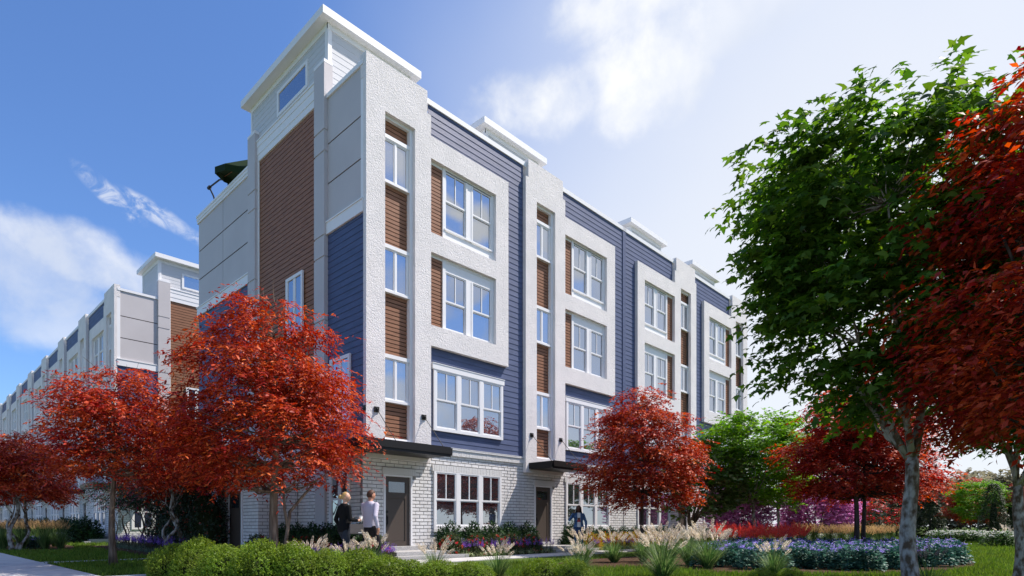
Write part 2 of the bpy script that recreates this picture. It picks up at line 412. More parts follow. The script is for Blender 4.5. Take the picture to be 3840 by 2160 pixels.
# window with three sashes, first upper floor
def triple(x0, x1, z0, z1, y, cas=.105, mul=.165):
    fb, sb, pb = MB(), MB(), MB()
    bars(fb, x0, x1, z0, z1, y, y + .06, cas, .10, .035)
    wd = (x1 - x0 - 2*cas - 2*mul) / 3
    for k in range(3):
        a = x0 + cas + k * (wd + mul)
        if k: fb.box(a - mul, a, y + .002, y + .058, z0 + .10, z1 - .035)
        double_hung(sb, pb, a, a + wd, z0 + .10, z1 - .035, y + .012)
    return fb, sb, pb
fb, sb, pb = triple(2.607, 5.832, 4.129, 6.127, .075)
fb.box(2.555, 5.885, .06, .135, 6.128, 6.31); fb.box(2.54, 5.90, .045, .135, 6.311, 6.335)
UNIT.append(Part('window', fb.mesh('wide_window_frame'), 'trim', [Part('sash', sb.mesh('wide_sash'), 'trim'), Part('pane', pb.mesh('wide_pane'), 'glass')]))
fb, sb, pb = triple(2.657, 5.800, .90, 2.80, .125, .085, .175)
UNIT.append(Part('window', fb.mesh('ground_window_frame'), 'trim', [Part('sash', sb.mesh('ground_sash'), 'trim'), Part('pane', pb.mesh('ground_pane'), 'glass')]))
UNIT.append(Part('brick_lintel', soldier_mesh(2.59, 5.86, 2.805, 3.01, .13, .19).mesh('brick_lintel'), 'soldier'))
UNIT.append(Part('brick_sill', soldier_mesh(2.64, 5.82, .80, .897, .115, .19, .11).mesh('brick_sill'), 'soldier'))
# twin windows inside the projecting box
def twin(zlo, zhi, gz0, gz1, panel):
    fb, sb, pb = MB(), MB(), MB(); y = .115
    x0, x1 = 3.008, 5.386
    bars(fb, x0, x1, zlo, zhi, y, y + .05, .122, .03, .05)
    a0, a1, b0, b1 = 3.131, 4.035, 4.355, 5.263
    fb.box(a1, b0, y + .001, y + .03, gz0 - .04, gz1 + .04)       # mullion with raised edges
    fb.box(a1, a1 + .07, y - .012, y + .001, gz0 - .04, gz1 + .04); fb.box(b0 - .07, b0, y - .012, y + .001, gz0 - .04, gz1 + .04)
    for a, b in ((a0, a1), (b0, b1)): double_hung(sb, pb, a, b, gz0 - .04, gz1 + .04, y + .018)
    if panel == 'top':
        fb.box(x0 + .122, x1 - .122, y + .02, y + .05, gz1 + .041, zhi - .05); fb.box(x0 + .122, x1 - .122, y + .004, y + .02, gz1 + .041, gz1 + .075); fb.box(x0 + .122, x1 - .122, y + .004, y + .02, zhi - .085, zhi - .051)
    else:
        fb.box(x0 + .122, x1 - .122, y + .02, y + .05, zlo + .03, gz0 - .041); fb.box(x0 + .06, x1 - .06, y - .03, y - .001, gz0 - .10, gz0 - .045)
    fb.box(2.432, 3.006, y + .03, y + .06, zhi - .09, zhi - .001)   # trim strip over the timber infill
    return Part('window', fb.mesh('twin_window_frame'), 'trim', [Part('sash', sb.mesh('twin_sash'), 'trim'), Part('pane', pb.mesh('twin_pane'), 'glass')])
UNIT.append(twin(7.506, 9.865, 7.60, 9.41, 'top')); UNIT.append(twin(10.501, 12.888, 10.93, 12.76, 'low'))
wb = wood_mesh([(2.43, 3.007, 7.51, 9.77)], .155); UNIT.append(Part('wood_panel', wb.mesh('wood_strip'), 'wood', [Part('backing', MB().box(2.43, 3.007, .18, .2, 7.5, 9.87).mesh('backing'), 'dark')]))
wb = wood_mesh([(2.43, 3.007, 10.505, 12.79)], .155); UNIT.append(Part('wood_panel', wb.mesh('wood_strip'), 'wood', [Part('backing', MB().box(2.43, 3.007, .18, .2, 10.5, 12.89).mesh('backing'), 'dark')]))
# tower slot: pairs of casements with timber between
for k, (zt, gt, gb, zb) in enumerate(((12.96, 12.78, 11.60, 11.48), (9.614, 9.452, 8.258, 8.141), (6.256, 6.099, 4.917, 4.788))):
    fb, sb, pb = MB(), MB(), MB(); y = .155
    bars(fb, .665, 1.64, zb, zt, y, y + .11, .045, zt - zt + gb - zb - .03, zt - gt - .03)
    fb.box(.663, 1.66, y - .022, y - .001, zt - .115, zt); fb.box(.663, 1.66, y - .035, y - .001, zb, zb + .075)
    m = (.71 + 1.595) / 2
    fb.box(m - .028, m + .028, y + .002, y + .05, gb - .03, gt + .03)
    for a, b in ((.71, m - .028), (m + .028, 1.595)):
        bars(sb, a, b, gb - .03, gt + .03, y + .016, y + .05, .032); pane_quad(pb, a + .02, b - .02, gb - .01, gt + .01, y + .036)
    UNIT.append(Part('window', fb.mesh('slot_window_frame'), 'trim', [Part('sash', sb.mesh('slot_sash'), 'trim'), Part('pane', pb.mesh('slot_pane'), 'glass')]))
wz = [(12.965, 13.43), (9.618, 11.476), (6.26, 8.137), (3.70, 4.784)]
for a, b in wz:
    UNIT.append(Part('wood_panel', wood_mesh([(.665, 1.65, a, b)], .25, .125).mesh('slot_wood'), 'wood', [Part('backing', MB().box(.662, 1.66, .272, .29, a - .2, b + .2).mesh('backing'), 'dark')]))
tb = MB().box(1.661, 1.781, .115, .28, 3.62, 13.519); tb.box(1.651, 1.66, .16, .28, 3.62, 13.519); tb.box(.663, 1.66, .13, .24, 13.435, 13.518); tb.box(.663, 1.66, .13, .24, 3.621, 3.70)
UNIT.append(Part('slot_trim', tb.mesh('slot_trim'), 'trim'))
# siding, brickwork, coping
UNIT.append(Part('siding_wall', lap_mesh([(6.03, 6.98, 3.61, 14.69), (2.425, 6.03, 13.61, 14.69), (2.425, 6.03, 3.61, 6.83)]).mesh('siding_wall'), 'blue'))
WH = [(2.66, 5.80, .80, 3.0), (.725, 1.80, .2, 2.58)]
UNIT.append(Part('brick_wall', brick_mesh([(.0, 6.95, .02, 3.36)], WH + [(2.6, 5.86, 2.8, 3.0), (.68, 1.92, 2.5, 2.77)]).mesh('brick_wall'), 'brick',
    [Part('mortar_bed', gridsolid(MB(), lambda x, z: not holes_in(x, z, WH), [0, .725, 1.80, 2.66, 5.80, 6.95], [0, .2, .80, 2.58, 3.0, 3.4], .197, .34).mesh('mortar_bed'), 'mortar')]))
bb = soldier_mesh(2.426, 6.98, 3.36, 3.55, .12, .19); bb.box(2.426, 6.98, .09, .19, 3.551, 3.60)
for k in range(60): bb.box(2.43 + k*.0758, 2.43 + k*.0758 + .066, .085, .19, 3.601, 3.625)
UNIT.append(Part('brick_band', bb.mesh('brick_band'), 'soldier'))
UNIT.append(Part('coping', MB().box(2.272, 7.13, .11, .40, 14.69, 14.86).mesh('coping'), 'trim'))
# door and surround
fb = MB(); fb.box(.72, .797, .165, .30, .37, 2.58); fb.box(1.743, 1.805, .165, .30, .37, 2.58); fb.box(.798, 1.742, .165, .30, 2.53, 2.58)
db = MB(); yd = .235
db.box(.80, .95, yd, yd + .05, .372, 2.528); db.box(1.575, 1.74, yd, yd + .05, .372, 2.528); db.box(.951, 1.574, yd, yd + .05, .372, .52); db.box(.951, 1.574, yd, yd + .05, 1.86, 2.04); db.box(.951, 1.574, yd, yd + .05, 2.37, 2.528)
db.box(.951, 1.574, yd + .022, yd + .05, .521, 1.859)
hb = MB(); hb.tube([(.875, yd, 1.43), (.875, yd - .035, 1.43)], .04, 14); hb.box(.852, .898, yd - .012, yd - .001, .98, 1.34)
hb.tube([(.875, yd - .01, 1.30), (.875, yd - .06, 1.28), (.875, yd - .06, 1.05), (.875, yd - .01, 1.03)], .014, 8)
UNIT.append(Part('door', db.mesh('door_leaf'), 'door', [Part('door_frame', fb.mesh('door_frame'), 'trim'), Part('pane', MB().box(.952, 1.573, yd + .018, yd + .03, 2.041, 2.369).mesh('door_pane'), 'doorglass'), Part('handle', hb.mesh('door_handle'), 'black')]))
UNIT.append(Part('brick_lintel', soldier_mesh(.675, 1.925, 2.585, 2.79, .13, .19).mesh('door_lintel'), 'soldier'))
# entrance canopy on tie rods
def canopy(x0, x1, side):
    cb = MB(); z0, z1 = 3.12, 3.42
    def ring(a, b, ya, yb, c, d):
        cb.box(a, b, ya, yb, c, d)
    cb.box(x0 + .09, x1 - .09, -1.10, -.002, 3.16, 3.36)                                   # deck
    cb.box(x0 + .09, x1 - .09, -1.18, -1.101, z0, z1); cb.box(x0, x0 + .089, -1.15, -.002, 3.17, 3.40); cb.box(x1 - .089, x1, -1.15, -.002, 3.17, 3.40)
    cb.box(x0 + .05, x1 - .05, -1.205, -1.181, 3.20, 3.39)
    if side:
        cb.box(x0 + .09, -.002, -.001, 1.9, 3.16, 3.36); cb.box(x0, x0 + .089, -.001, 1.95, 3.17, 3.40)
    rods = MB(); pl = MB(); 
    anchors = [(.35, 4.47), (2.12, 4.47)]
    for ax, az in anchors:
        rods.tube([(ax, -.05, az - .01), (ax + .0, -1.0, 3.42)], .011, 6); rods.tube([(ax, -.09, az - .03), (ax, -.02, az + .03)], .03, 6)
        pl.box(ax - .085, ax + .085, -.035, -.001, az - .075, az + .075)
        pl.poly([(ax - .05, -.035, az - .06), (ax + .05, -.035, az - .06), (ax, -.035, az + .03), (ax, -.09, az - .05)], [(0, 1, 3), (0, 3, 2), (1, 2, 3)])
    if side:
        pl.box(-.035, -.001, .02, .15, 4.40, 4.55); rods.tube([(-.05, .09, 4.46), (-.85, .09, 3.42)], .011, 6)
    return Part('canopy', cb.mesh('canopy'), 'black', [Part('tie_rod', rods.mesh('tie_rods'), 'black'), Part('wall_plate', pl.mesh('wall_plates'), 'black')])
CAN = canopy(.20, 2.34, False); CANC = canopy(-.95, 2.34, True)
ST = Part('stucco_frame', stucco_mesh(False), 'stucco'); STC = Part('stucco_frame', stucco_mesh(True), 'stucco')
def put_unit(root, ox, sx=1, corner=False):
    (STC if corner else ST).put(root, ox, sx); (CANC if corner else CAN).put(root, ox, sx)
    for p in UNIT: p.put(root, ox, sx)
# rooftop stair cabin (local: x 0..3.87 along the front)
cb = lap_mesh([(.45, 3.45, 14.7, 16.97)], 2.32, .2, .007, 14.7)
side = lap_mesh([(-8.02, -2.40, 14.7, 16.97)], .325, .2, .007, 14.7)   # turned to face -x below
for i, (x, y, z) in enumerate(side.v): side.v[i] = (y, -x, z)
cbv = MB(); cbv.v = cb.v + side.v; cbv.f = cb.f + [tuple(q + len(cb.v) for q in f) for f in side.f]; cbv.n = len(cbv.v)
cbv.box(.345, 3.52, 2.34, 8.1, 14.5, 16.96)
rt = MB(); rt.box(0, 3.87, 2.05, 8.33, 17.16, 17.41)
rt2 = MB(); bars(rt2, .30, 3.57, 16.97, 17.159, 2.285, 2.33, .1, .02, .02); rt2.box(.30, 3.57, 2.286, 2.33, 16.98, 17.158); rt2.box(.295, .335, 2.331, 8.12, 16.97, 17.158)
rt2.box(.31, .45, 2.295, 2.345, 14.7, 16.969); rt2.box(3.43, 3.57, 2.295, 2.345, 14.7, 16.969); rt2.box(.298, .335, 2.346, 2.46, 14.7, 16.969); rt2.box(.298, .335, 8.0, 8.1, 14.7, 16.969)
cw = MB(); cs = MB()
for a, b in (((3.60, 3.72), (15.75, 16.67)), ((5.72, 5.84), (15.75, 16.67)), ((3.721, 5.719), (15.75, 15.86)), ((3.721, 5.719), (16.56, 16.67))): cw.box(.275, .33, a[0], a[1], b[0], b[1])
cs.box(.30, .32, 3.721, 5.719, 15.861, 16.559)
CABIN = Part('stair_cabin', cbv.mesh('stair_cabin'), 'pale', [Part('cabin_roof', rt.mesh('cabin_roof'), 'trim'), Part('cabin_trim', rt2.mesh('cabin_trim'), 'trim'), Part('cabin_window', cw.mesh('cabin_window'), 'trim'), Part('pane', cs.mesh('cabin_pane'), 'glass')])
# end wall (faces -x), given as x-thickness, y and z
def end_wall(root, windows=True):
    def part(name, mb, m, parent=root): return mb.build(name, m, parent)
    t = MB(); t.box(.012, .2, .156, .305, 10.70, 14.66); t.box(-.02, .25, .156, 2.26, 14.661, 14.80)
    t.box(-.03, .2, .157, 2.27, 10.30, 10.66); t.box(-.055, .2, .157, 2.29, 10.661, 10.705)
    t.box(.012, .03, 2.90, 2.95, 3.6, 14.78); t.box(.005, .04, 7.30, 7.405, 3.6, 14.78)
    for a, b, p in ((14.781, 15.02, .0), (15.021, 15.30, -.015), (15.301, 15.50, -.03), (15.501, 15.56, -.055)): t.box(p, .2, 2.905, 7.399, a, b)
    part('end_trim', t, 'trim')
    t = MB()
    for a, b, p in ((14.62, 14.73, -.015), (14.731, 14.86, -.035), (14.861, 14.95, -.055)): t.box(p, .25, 8.055, 13.70, a, b)
    part('coping', t, 'trim'); t = MB(); t.box(-.03, .2, 8.055, 13.66, 10.42, 10.78); t.box(-.055, .2, 8.055, 13.70, 10.781, 10.83)
    part('belt_trim', t, 'trim')
    p = MB()
    for a, b in ((10.706, 11.915), (11.960, 13.185), (13.230, 14.66)): p.box(.03, .1, .306, 2.249, a, b)
    part('grey_panel', p, 'panel'); p = MB()
    for a, b in ((10.831, 12.055), (12.10, 13.325), (13.37, 14.619)):
        p.box(.03, .1, 8.051, 10.81, a, b); p.box(.03, .1, 10.84, 13.60, a, b)
    part('grey_panel', p, 'panel')
    part('panel_backing', MB().box(.05, .14, .306, 2.249, 10.6, 14.66).box(.045, .14, 8.051, 13.59, 10.7, 14.62), 'dark')
    for y0, y1, top, gs in ((2.25, 2.90, 15.80, (7.56, 9.60, 10.28, 12.96, 13.65)), (7.406, 8.05, 15.86, (7.6, 9.63, 10.33, 13.0, 13.71))):
        p = MB(); z = 3.61
        for g in list(gs) + [top]:
            p.box(-.10, .2, y0, y1, z, g - .03 if g != top else g); z = g + .03
        p.box(-.075, .19, y0 + .02, y1 - .03, .1, top - .1)
        o = part('pilaster', p, 'panel'); MB().box(-.105, .205, y0 - .005, y1 + .005, top, top + .10).build('pilaster_cap', 'trim', o)
    # timber field
    wbd = wood_mesh([(-7.299, -2.951, 3.6, 14.779)], .05, .165)
    for i, (x, y, z) in enumerate(wbd.v): wbd.v[i] = (y, -x, z)
    o = part('wood_panel', wbd, 'wood'); MB().box(.075, .15, 2.93, 7.31, 3.5, 14.78).build('backing', 'dark', o)
    for r_ in ((-2.249, -.156, 3.61, 10.299), (-13.60, -8.051, 3.61, 10.419)):
        lp = lap_mesh([r_], .04)
        for i, (x, y, z) in enumerate(lp.v): lp.v[i] = (y, -x, z)
        part('siding_wall', lp, 'blue')
    bk = brick_mesh([(-13.6, -.19, .02, 3.36)], [(-2.03, -.87, .80, 2.9), (-7.63, -4.22, 0, 2.9)], .0)
    for i, (x, y, z) in enumerate(bk.v): bk.v[i] = (y, -x, z)
    o = part('brick_wall', bk, 'brick'); MB().box(.017, .12, .19, 13.58, 0, 3.4).build('mortar_bed', 'mortar', o)
    b2 = MB()
    for a, b in ((.19, 13.6),): b2.box(-.05, .1, a, b, 3.36, 3.605)
    part('brick_band', b2, 'soldier')
    def win(y0, y1, z0, z1, x=-.02, two=True):
        f, s, g = MB(), MB(), MB(); m = (y0 + y1) / 2
        for a, b in ((y0, y0 + .11), (y1 - .11, y1)): f.box(x - .02, x + .04, a, b, z0, z1)
        f.box(x - .02, x + .04, y0 + .111, y1 - .111, z0, z0 + .11); f.box(x - .02, x + .04, y0 + .111, y1 - .111, z1 - .11, z1)
        s.box(x, x + .03, m - .05, m + .05, z0 + .111, z1 - .111)
        for a, b in ((y0 + .111, m - .051), (m + .051, y1 - .111)):
            s.box(x, x + .03, a, a + .035, z0 + .111, z1 - .111); s.box(x, x + .03, b - .035, b, z0 + .111, z1 - .111)
            if not two: s.box(x + .001, x + .03, a + .036, b - .036, (z0+z1)/2 - .03, (z0+z1)/2 + .03)
            g.box(x + .015, x + .022, a + .02, b - .02, z0 + .112, z1 - .112)
        o = part('window', f, 'trim'); s.build('sash', 'trim', o); g.build('pane', 'glass', o)
    win(3.82, 5.03, 7.55, 9.64); win(.85, 2.03, 4.13, 6.24); win(3.82, 5.03, 4.13, 6.24); win(.87, 2.03, .79, 2.88, -.03, False); win(9.6, 10.8, 4.13, 6.24)
def shell(root, length, side_end=True):
    MB().box(.14, length - .1, .345, 13.55, .05, 14.45).build('wall', 'roof', root)  # solid core added inside to block light; its top serves as roof deck
    if side_end:
        MB().box(length - .099, length, .2, 13.58, 0, 14.6).build('wall', 'blue', root)
    MB().box(.3, length - .11, 13.551, 13.62, 0, 14.6).build('wall', 'blue', root)
# low brick entry bay on the end wall
def entry_bay(root):
    bk = brick_mesh([(-7.63, -4.22, .02, 2.46)], [(-6.60, -5.42, .1, 2.24)], -1.355)
    for i, (x, y, z) in enumerate(bk.v): bk.v[i] = (y, -x, z)
    b2 = brick_mesh([(-1.355, .0, .02, 2.46)], [], 4.22); k = len(bk.v)
    b3 = brick_mesh([(-1.355, .0, .02, 2.46)], [], 4.22)
    for i, (x, y, z) in enumerate(b3.v): b3.v[i] = (x, 11.85 - y, z)
    for q in (b2, b3):
        k = len(bk.v); bk.v += q.v; bk.f += [tuple(a + k for a in f) for f in q.f]
    bk.n = len(bk.v)
    o = bk.build('entry_bay', 'brick', root)
    MB().box(-1.337, -.01, 4.237, 7.61, 0, 2.47).build('mortar_bed', 'mortar', o)
    f = MB(); f.box(-1.52, .0, 4.06, 7.80, 2.62, 2.80); f.box(-1.44, .0, 4.12, 7.72, 2.462, 2.619); f.build('bay_roof', 'trim', o)
    d = MB(); d.box(-1.375, -1.342, 5.52, 6.50, .2, 2.20); d.build('door', 'door', o)
    d = MB(); d.box(-1.385, -1.34, 5.42, 5.519, .2, 2.24); d.box(-1.385, -1.34, 6.501, 6.60, .2, 2.24); d.box(-1.384, -1.34, 5.52, 6.50, 2.201, 2.24); d.build('door_frame', 'trim', o)
    d = MB(); d.box(-1.378, -1.376, 5.68, 6.34, 1.62, 2.06); d.build('pane', 'doorglass', o)
    d = MB(); d.box(-1.40, -1.376, 6.36, 6.42, .95, 1.30); d.tube([(-1.376, 6.39, 1.38), (-1.41, 6.39, 1.38)], .035, 10); d.build('handle', 'black', o)
    s = soldier_mesh(-6.65, -5.37, 2.242, 2.43, -1.39, -1.36)
    for i, (x, y, z) in enumerate(s.v): s.v[i] = (y, -x, z)
    s.build('brick_lintel', 'soldier', o)
row1 = tag(empty('townhouse_row'), 'nearest white stucco and navy townhouse row with brown timber panels and sunlit front', 'townhouse row', None)
put_unit(row1, 0, 1, True); put_unit(row1, 6.95); put_unit(row1, 20.916, -1); put_unit(row1, 27.866, -1)
for x in (-.25, 6.783, 17.56, 24.54): CABIN.put(row1, x, 1)
end_wall(row1); shell(row1, 27.83); entry_bay(row1)
MB().box(13.80, 14.04, .12, .20, 3.63, 14.68).build('corner_board', 'blue', row1)
row2 = empty('townhouse_row', (-.62, 25.13, 0), R(90), (1, -1, 1))
tag(row2, 'farther townhouse row at the left, its shaded front receding behind the red trees', 'townhouse row', None)
for k in range(9): put_unit(row2, 6.95 * k, 1, k == 0)
for x in (-.25, 13.7, 27.6, 41.5): CABIN.put(row2, x, 1)
end_wall(row2); shell(row2, 62.5, False)
# far block beyond the receding row
row3 = tag(empty('apartment_block', (-9, 98, 0)), 'far pale flat-roofed block showing past the end of the receding row', 'building')
b = MB(); b.box(-34, 8, 0, 12, 0, 19.0); b.build('wall', 'stucco', row3)
b = MB()
for k in range(9): b.box(-32 + k*4.4, -29.4 + k*4.4, -.05, .02, 14.2, 16.4); b.box(-32 + k*4.4, -29.4 + k*4.4, -.05, .02, 10.2, 12.4)
b.build('window', 'wood', row3); MB().box(-34.4, 8.4, -.4, 12.4, 19.0, 19.5).build('roof', 'roof', row3)
# entrance steps: threshold slab, landing, lower step
def steps_meshes():
    a = MB().box(.66, 1.94, -.10, .30, .245, .366).mesh('threshold'); b = MB().box(.30, 2.62, -1.10, .16, .02, .244).mesh('landing'); c = MB().box(.12, 2.80, -1.40, -1.101, .0, .13).mesh('lower_step')
    return a, b, c
sa, sb_, sc_ = steps_meshes()
def steps(x, y, rz, sx, label):
    e = tag(empty('entrance_steps', (x, y, 0), rz, (sx, -1 if rz else 1, 1)), label, 'steps', 'stone steps at the front doors')
    link('threshold', sa, 'stone', e); link('landing', sb_, 'stone', e); link('lower_step', sc_, 'stone', e)
steps(0, 0, 0, 1, 'grey stone steps below the dark door nearest the corner, beside the walking man')
steps(6.95, 0, 0, 1, 'grey stone steps below the second dark door, behind the waving woman')
steps(20.916, 0, 0, -1, 'grey stone steps below the third dark door, behind the big-leaved magnolia')
steps(-.62, 25.13, R(90), 1, 'grey stone steps at the near corner of the farther row, beyond the lawn')
# parasol on the roof terrace
pr = tag(empty('parasol', (.35, 11.0, 14.46)), 'dark green cantilever parasol on the roof terrace at the upper left of the near row', 'parasol')
cp = MB(); ap = Vector((.35, -1.25, 1.75)); ring = [Vector((.35 + 1.2*math.cos(a), -1.0 + 1.35*math.sin(a), 1.12 + .38*math.sin(a))) for a in [k*math.pi/4 + .4 for k in range(8)]]
cp.poly([ap] + ring + [q - Vector((0, 0, .55)) * .5 for q in ring], [(0, 1 + k, 1 + (k+1) % 8) for k in range(8)] + [(1 + k, 9 + k, 9 + (k+1) % 8, 1 + (k+1) % 8) for k in range(8)])
MT['green_cloth'] = mat('green_cloth', (.015, .03, .012), .9, .1); cp.build('canopy', 'green_cloth', pr)
cp = MB()
for q in ring: cp.tube([ap - Vector((0, 0, .05)), q - Vector((0, 0, .05))], .012, 5)
MT['rib'] = mat('wood_rib', (.25, .10, .03), .5); cp.build('rib', 'rib', pr)
cp = MB(); cp.tube([(.1, .42, 1.50), (.05, 1.2, 1.75), (-.05, 2.1, 1.72)], .035, 8); cp.tube([(-.05, 2.1, 1.72), (-.02, 1.7, 1.2), (.1, 1.2, .0)], .035, 8); cp.tube([(.1, .42, 1.5), (.1, .30, 1.0), (.1, .35, .0)], .035, 8); cp.tube([(.1, .32, 1.5), (.1, .52, 1.5)], .075, 8); cp.tube([(-.05, 2.03, 1.72), (-.05, 2.2, 1.72)], .075, 8)
cp.build('arm', 'black', pr)
# ------------------------------------------------------------------ foliage tools
def unit(a): return a / np.maximum(np.linalg.norm(a, axis=-1, keepdims=True), 1e-9)
def scatter(tv, tf, P, ax, nr, s, sy=None, sz=None):
    """copies of a small template (vertices tv, triangles tf) at points P, x along ax, z along nr"""
    ax = unit(ax); sd = unit(np.cross(nr, ax)); nr = np.cross(ax, sd)
    s = np.broadcast_to(np.asarray(s, float), (len(P),)); sy = s if sy is None else np.broadcast_to(sy, (len(P),)); sz = s if sz is None else np.broadcast_to(sz, (len(P),))
    tv = np.asarray(tv, float); tf = np.asarray(tf)
    V = P[:, None, :] + tv[None, :, 0:1] * (ax * s[:, None])[:, None, :] + tv[None, :, 1:2] * (sd * sy[:, None])[:, None, :] + tv[None, :, 2:3] * (nr * sz[:, None])[:, None, :]
    F = tf[None] + (np.arange(len(P)) * len(tv))[:, None, None]
    return V.reshape(-1, 3), F.reshape(-1, tf.shape[1])
OVAL = ([(0, 0, 0), (.35, .19, .05), (.35, -.19, .05), (.75, .15, .02), (.75, -.15, .02), (1, 0, -.08)], [(0, 2, 1), (1, 2, 3), (2, 4, 3), (3, 4, 5)])
DIAM = ([(0, 0, 0), (.45, .22, .06), (.45, -.22, .06), (1, 0, -.05)], [(0, 2, 1), (1, 2, 3)])
def maple():
    pts = []
    for a, r in ((180, .16), (130, .42), (105, .34), (78, .80), (50, .44), (22, .62), (0, 1.0), (-22, .62), (-50, .44), (-78, .80), (-105, .34), (-130, .42)):
        pts.append((math.cos(R(a)) * r * .72 + .22, math.sin(R(a)) * r * .72, -.22 * r * r + .05))
    return [(.22, 0, .06)] + pts, [(0, 1 + k, 1 + (k + 1) % 12) for k in range(12)]
MAPLE = maple()
def rdir(g, n):
    v = g.normal(size=(n, 3)); return unit(v)
def prof(profile, t):
    xs, ys = zip(*profile); return np.interp(t, xs, ys)

def make_tree(seed, trunk_h, h, rad, profile, z0, n_clump=60, spray=26, leaf=.10, per=14, tmpl=OVAL, clump_r=.42, droop=.35, trunk_r=.10, stems=1, lean=0.0,
              flat=.45, spray_len=.55, hollow=.45, fork=None, branch_r=.35, squash=1.0, wig=.06, leafw=1.0, tilt=.35, limbs=7, bare=0, coff=(0, 0)):
    """returns (trunk mesh builder, crown mesh builder): stems and limbs as tapered tubes, crown as leaf sprays hung on the limb ends"""
    g = np.random.default_rng(seed); tb, cb = MB(), MB()
    # clump centres through the crown volume, biased to the outside
    C = []; tries = 0
    while len(C) < n_clump and tries < 20000:
        tries += 1
        t = g.random() ** .9; r = prof(profile, t) * rad; a = g.random() * 6.283
        if g.random() > (r / rad) ** 1.2 + .08: continue
        f = math.sqrt(hollow ** 2 + (1 - hollow ** 2) * g.random())
        p = np.array([math.cos(a) * r * f, math.sin(a) * r * f * squash, z0 + t * (h - z0)])
        p[:2] += np.array(coff) * (.35 + t)
        if any(np.linalg.norm((p - q) / (1, 1, .75)) < clump_r * .55 for q in C): continue
        C.append(p)
    C = np.array(C)
    # stems
    tops = []
    for s in range(stems):
        a = s * 2.4 + seed; off = (0.0 if stems == 1 else trunk_r * 1.5)
        b = np.array([math.cos(a) * off, math.sin(a) * off, -.05])
        fh = (fork if fork else h * .86) * (1 if s == 0 else .72)
        spread = 0.0 if s == 0 else .22 * rad
        e = np.array([math.cos(a) * spread + lean * fh * .5, math.sin(a) * spread, fh])
        k = 9; pts = []; rr = []
        for i in range(k + 1):
            u = i / k; w_ = wig * math.sin(u * 3.14) * (1 + .3 * s)
            pts.append(b + (e - b) * u + np.array([math.sin(u * 5 + s * 2 + seed), math.cos(u * 4.2 + s + seed), 0]) * w_)
            sc_ = 1.0 if s == 0 else .62
            rr.append(trunk_r * sc_ * ((1 - .30 * u * h / h) if fork else (1 - .88 * u) ** .8) * (1 + .35 * max(0, .12 - u) / .12))
        tb.tube(pts, rr, 10); tops.append((np.array(pts), np.array(rr)))
    # main limbs from the fork
    roots = []
    for pts, rr in tops:
        for i in range(len(pts)):
            if pts[i][2] > trunk_h * .92: roots.append((pts[i], rr[i]))
    if not roots: roots = [(tops[0][0][-1], tops[0][1][-1])]
    if fork:
        for k in range(limbs):
            a = k * 6.283 / limbs + g.random() * .7; st = tops[k % stems][0][-1]
            ln = (h - fork) * (.45 + .3 * g.random()); out_ = rad * (.30 + .40 * g.random())
            pts = [st + np.array([math.cos(a) * out_ * u ** .8 + coff[0] * .7 * u, math.sin(a) * out_ * u ** .8 * squash + coff[1] * .7 * u, ln * u ** 1.1 - .03]) + g.normal(size=3) * .03 for u in np.linspace(0, 1, 6)]
            r0 = tops[k % stems][1][-1] * .62; rr = [r0 * (1 - .78 * u) for u in np.linspace(0, 1, 6)]
            tb.tube(pts, rr, 7)
            for p, r_ in zip(pts[1:], rr[1:]): roots.append((p, r_))
    RP = np.array([p for p, _ in roots]); RR = np.array([r for _, r in roots])
    for c in C:
        d = np.linalg.norm(RP - c, axis=1) + 1.1 * np.maximum(0, RP[:, 2] - (c[2] - .25)) * 2 + .15 * np.abs(RP[:, 2] - (c[2] - .5))
        i = int(np.argmin(d)); p = RP[i]; m = (p + c) / 2 + np.array([0, 0, -.10 * np.linalg.norm(c - p)]) + g.normal(size=3) * .05 * np.linalg.norm(c - p)
        r0 = min(RR[i] * branch_r + .004, .035)
        tb.tube([p, (p + m) / 2 + g.normal(size=3) * .02, m, (m + c) / 2 + g.normal(size=3) * .03, c], [r0, r0 * .8, r0 * .6, r0 * .4, .004], 5, False)
    for k in range(bare):                                        # a few bare twigs poking out at the top
        a = g.random() * 6.283; t = .75 + .25 * g.random(); r = prof(profile, t) * rad
        p = np.array([math.cos(a) * r * .8, math.sin(a) * r * .8, z0 + t * (h - z0)])
        for q in range(3):
            e = p + np.array([math.cos(a) * .15, math.sin(a) * .15, .35]) + g.normal(size=3) * .14; tb.tube([p, (p + e) / 2 + g.normal(size=3) * .03, e], [.008, .006, .003], 4, False)
    # sprays
    n = len(C) * spray
    o = np.repeat(C, spray, 0) + g.normal(size=(n, 3)) * np.array([clump_r, clump_r, clump_r * flat]) * .62
    outd = np.concatenate([o[:, :2], np.zeros((n, 1))], 1); outd = unit(outd + 1e-6)
    dr = unit(outd * .9 + rdir(g, n) * np.array([1, 1, .4]) * .75 + np.array([0, 0, -.05]))
    Ls = spray_len * (.55 + .6 * g.random(n))
    t = (np.arange(per) + .6) / per
    P = o[:, None] + dr[:, None] * (Ls[:, None, None] * t[None, :, None]) + np.array([0, 0, -1.0]) * (droop * Ls[:, None, None] * t[None, :, None] ** 1.8)
    sdv = unit(np.cross(dr, np.array([0, 0, 1.0]))); sg = np.where(np.arange(per) % 2, 1.0, -1.0)
    ax = dr[:, None] * .65 + sdv[:, None] * sg[None, :, None] * .75 + g.normal(size=(n, per, 3)) * .28 + np.array([0, 0, -droop * .6])
    nr = np.array([0, 0, 1.0]) + g.normal(size=(n, per, 3)) * tilt + outd[:, None] * .25
    keep = g.random((n, per)) < .92
    P = P[keep]; ax = ax[keep]; nr = nr[keep]; s = leaf * (.65 + .7 * g.random(len(P)))
    V, F = scatter(*tmpl, P, ax, nr, s, s * leafw); cb.arr(V, F)
    return tb, cb
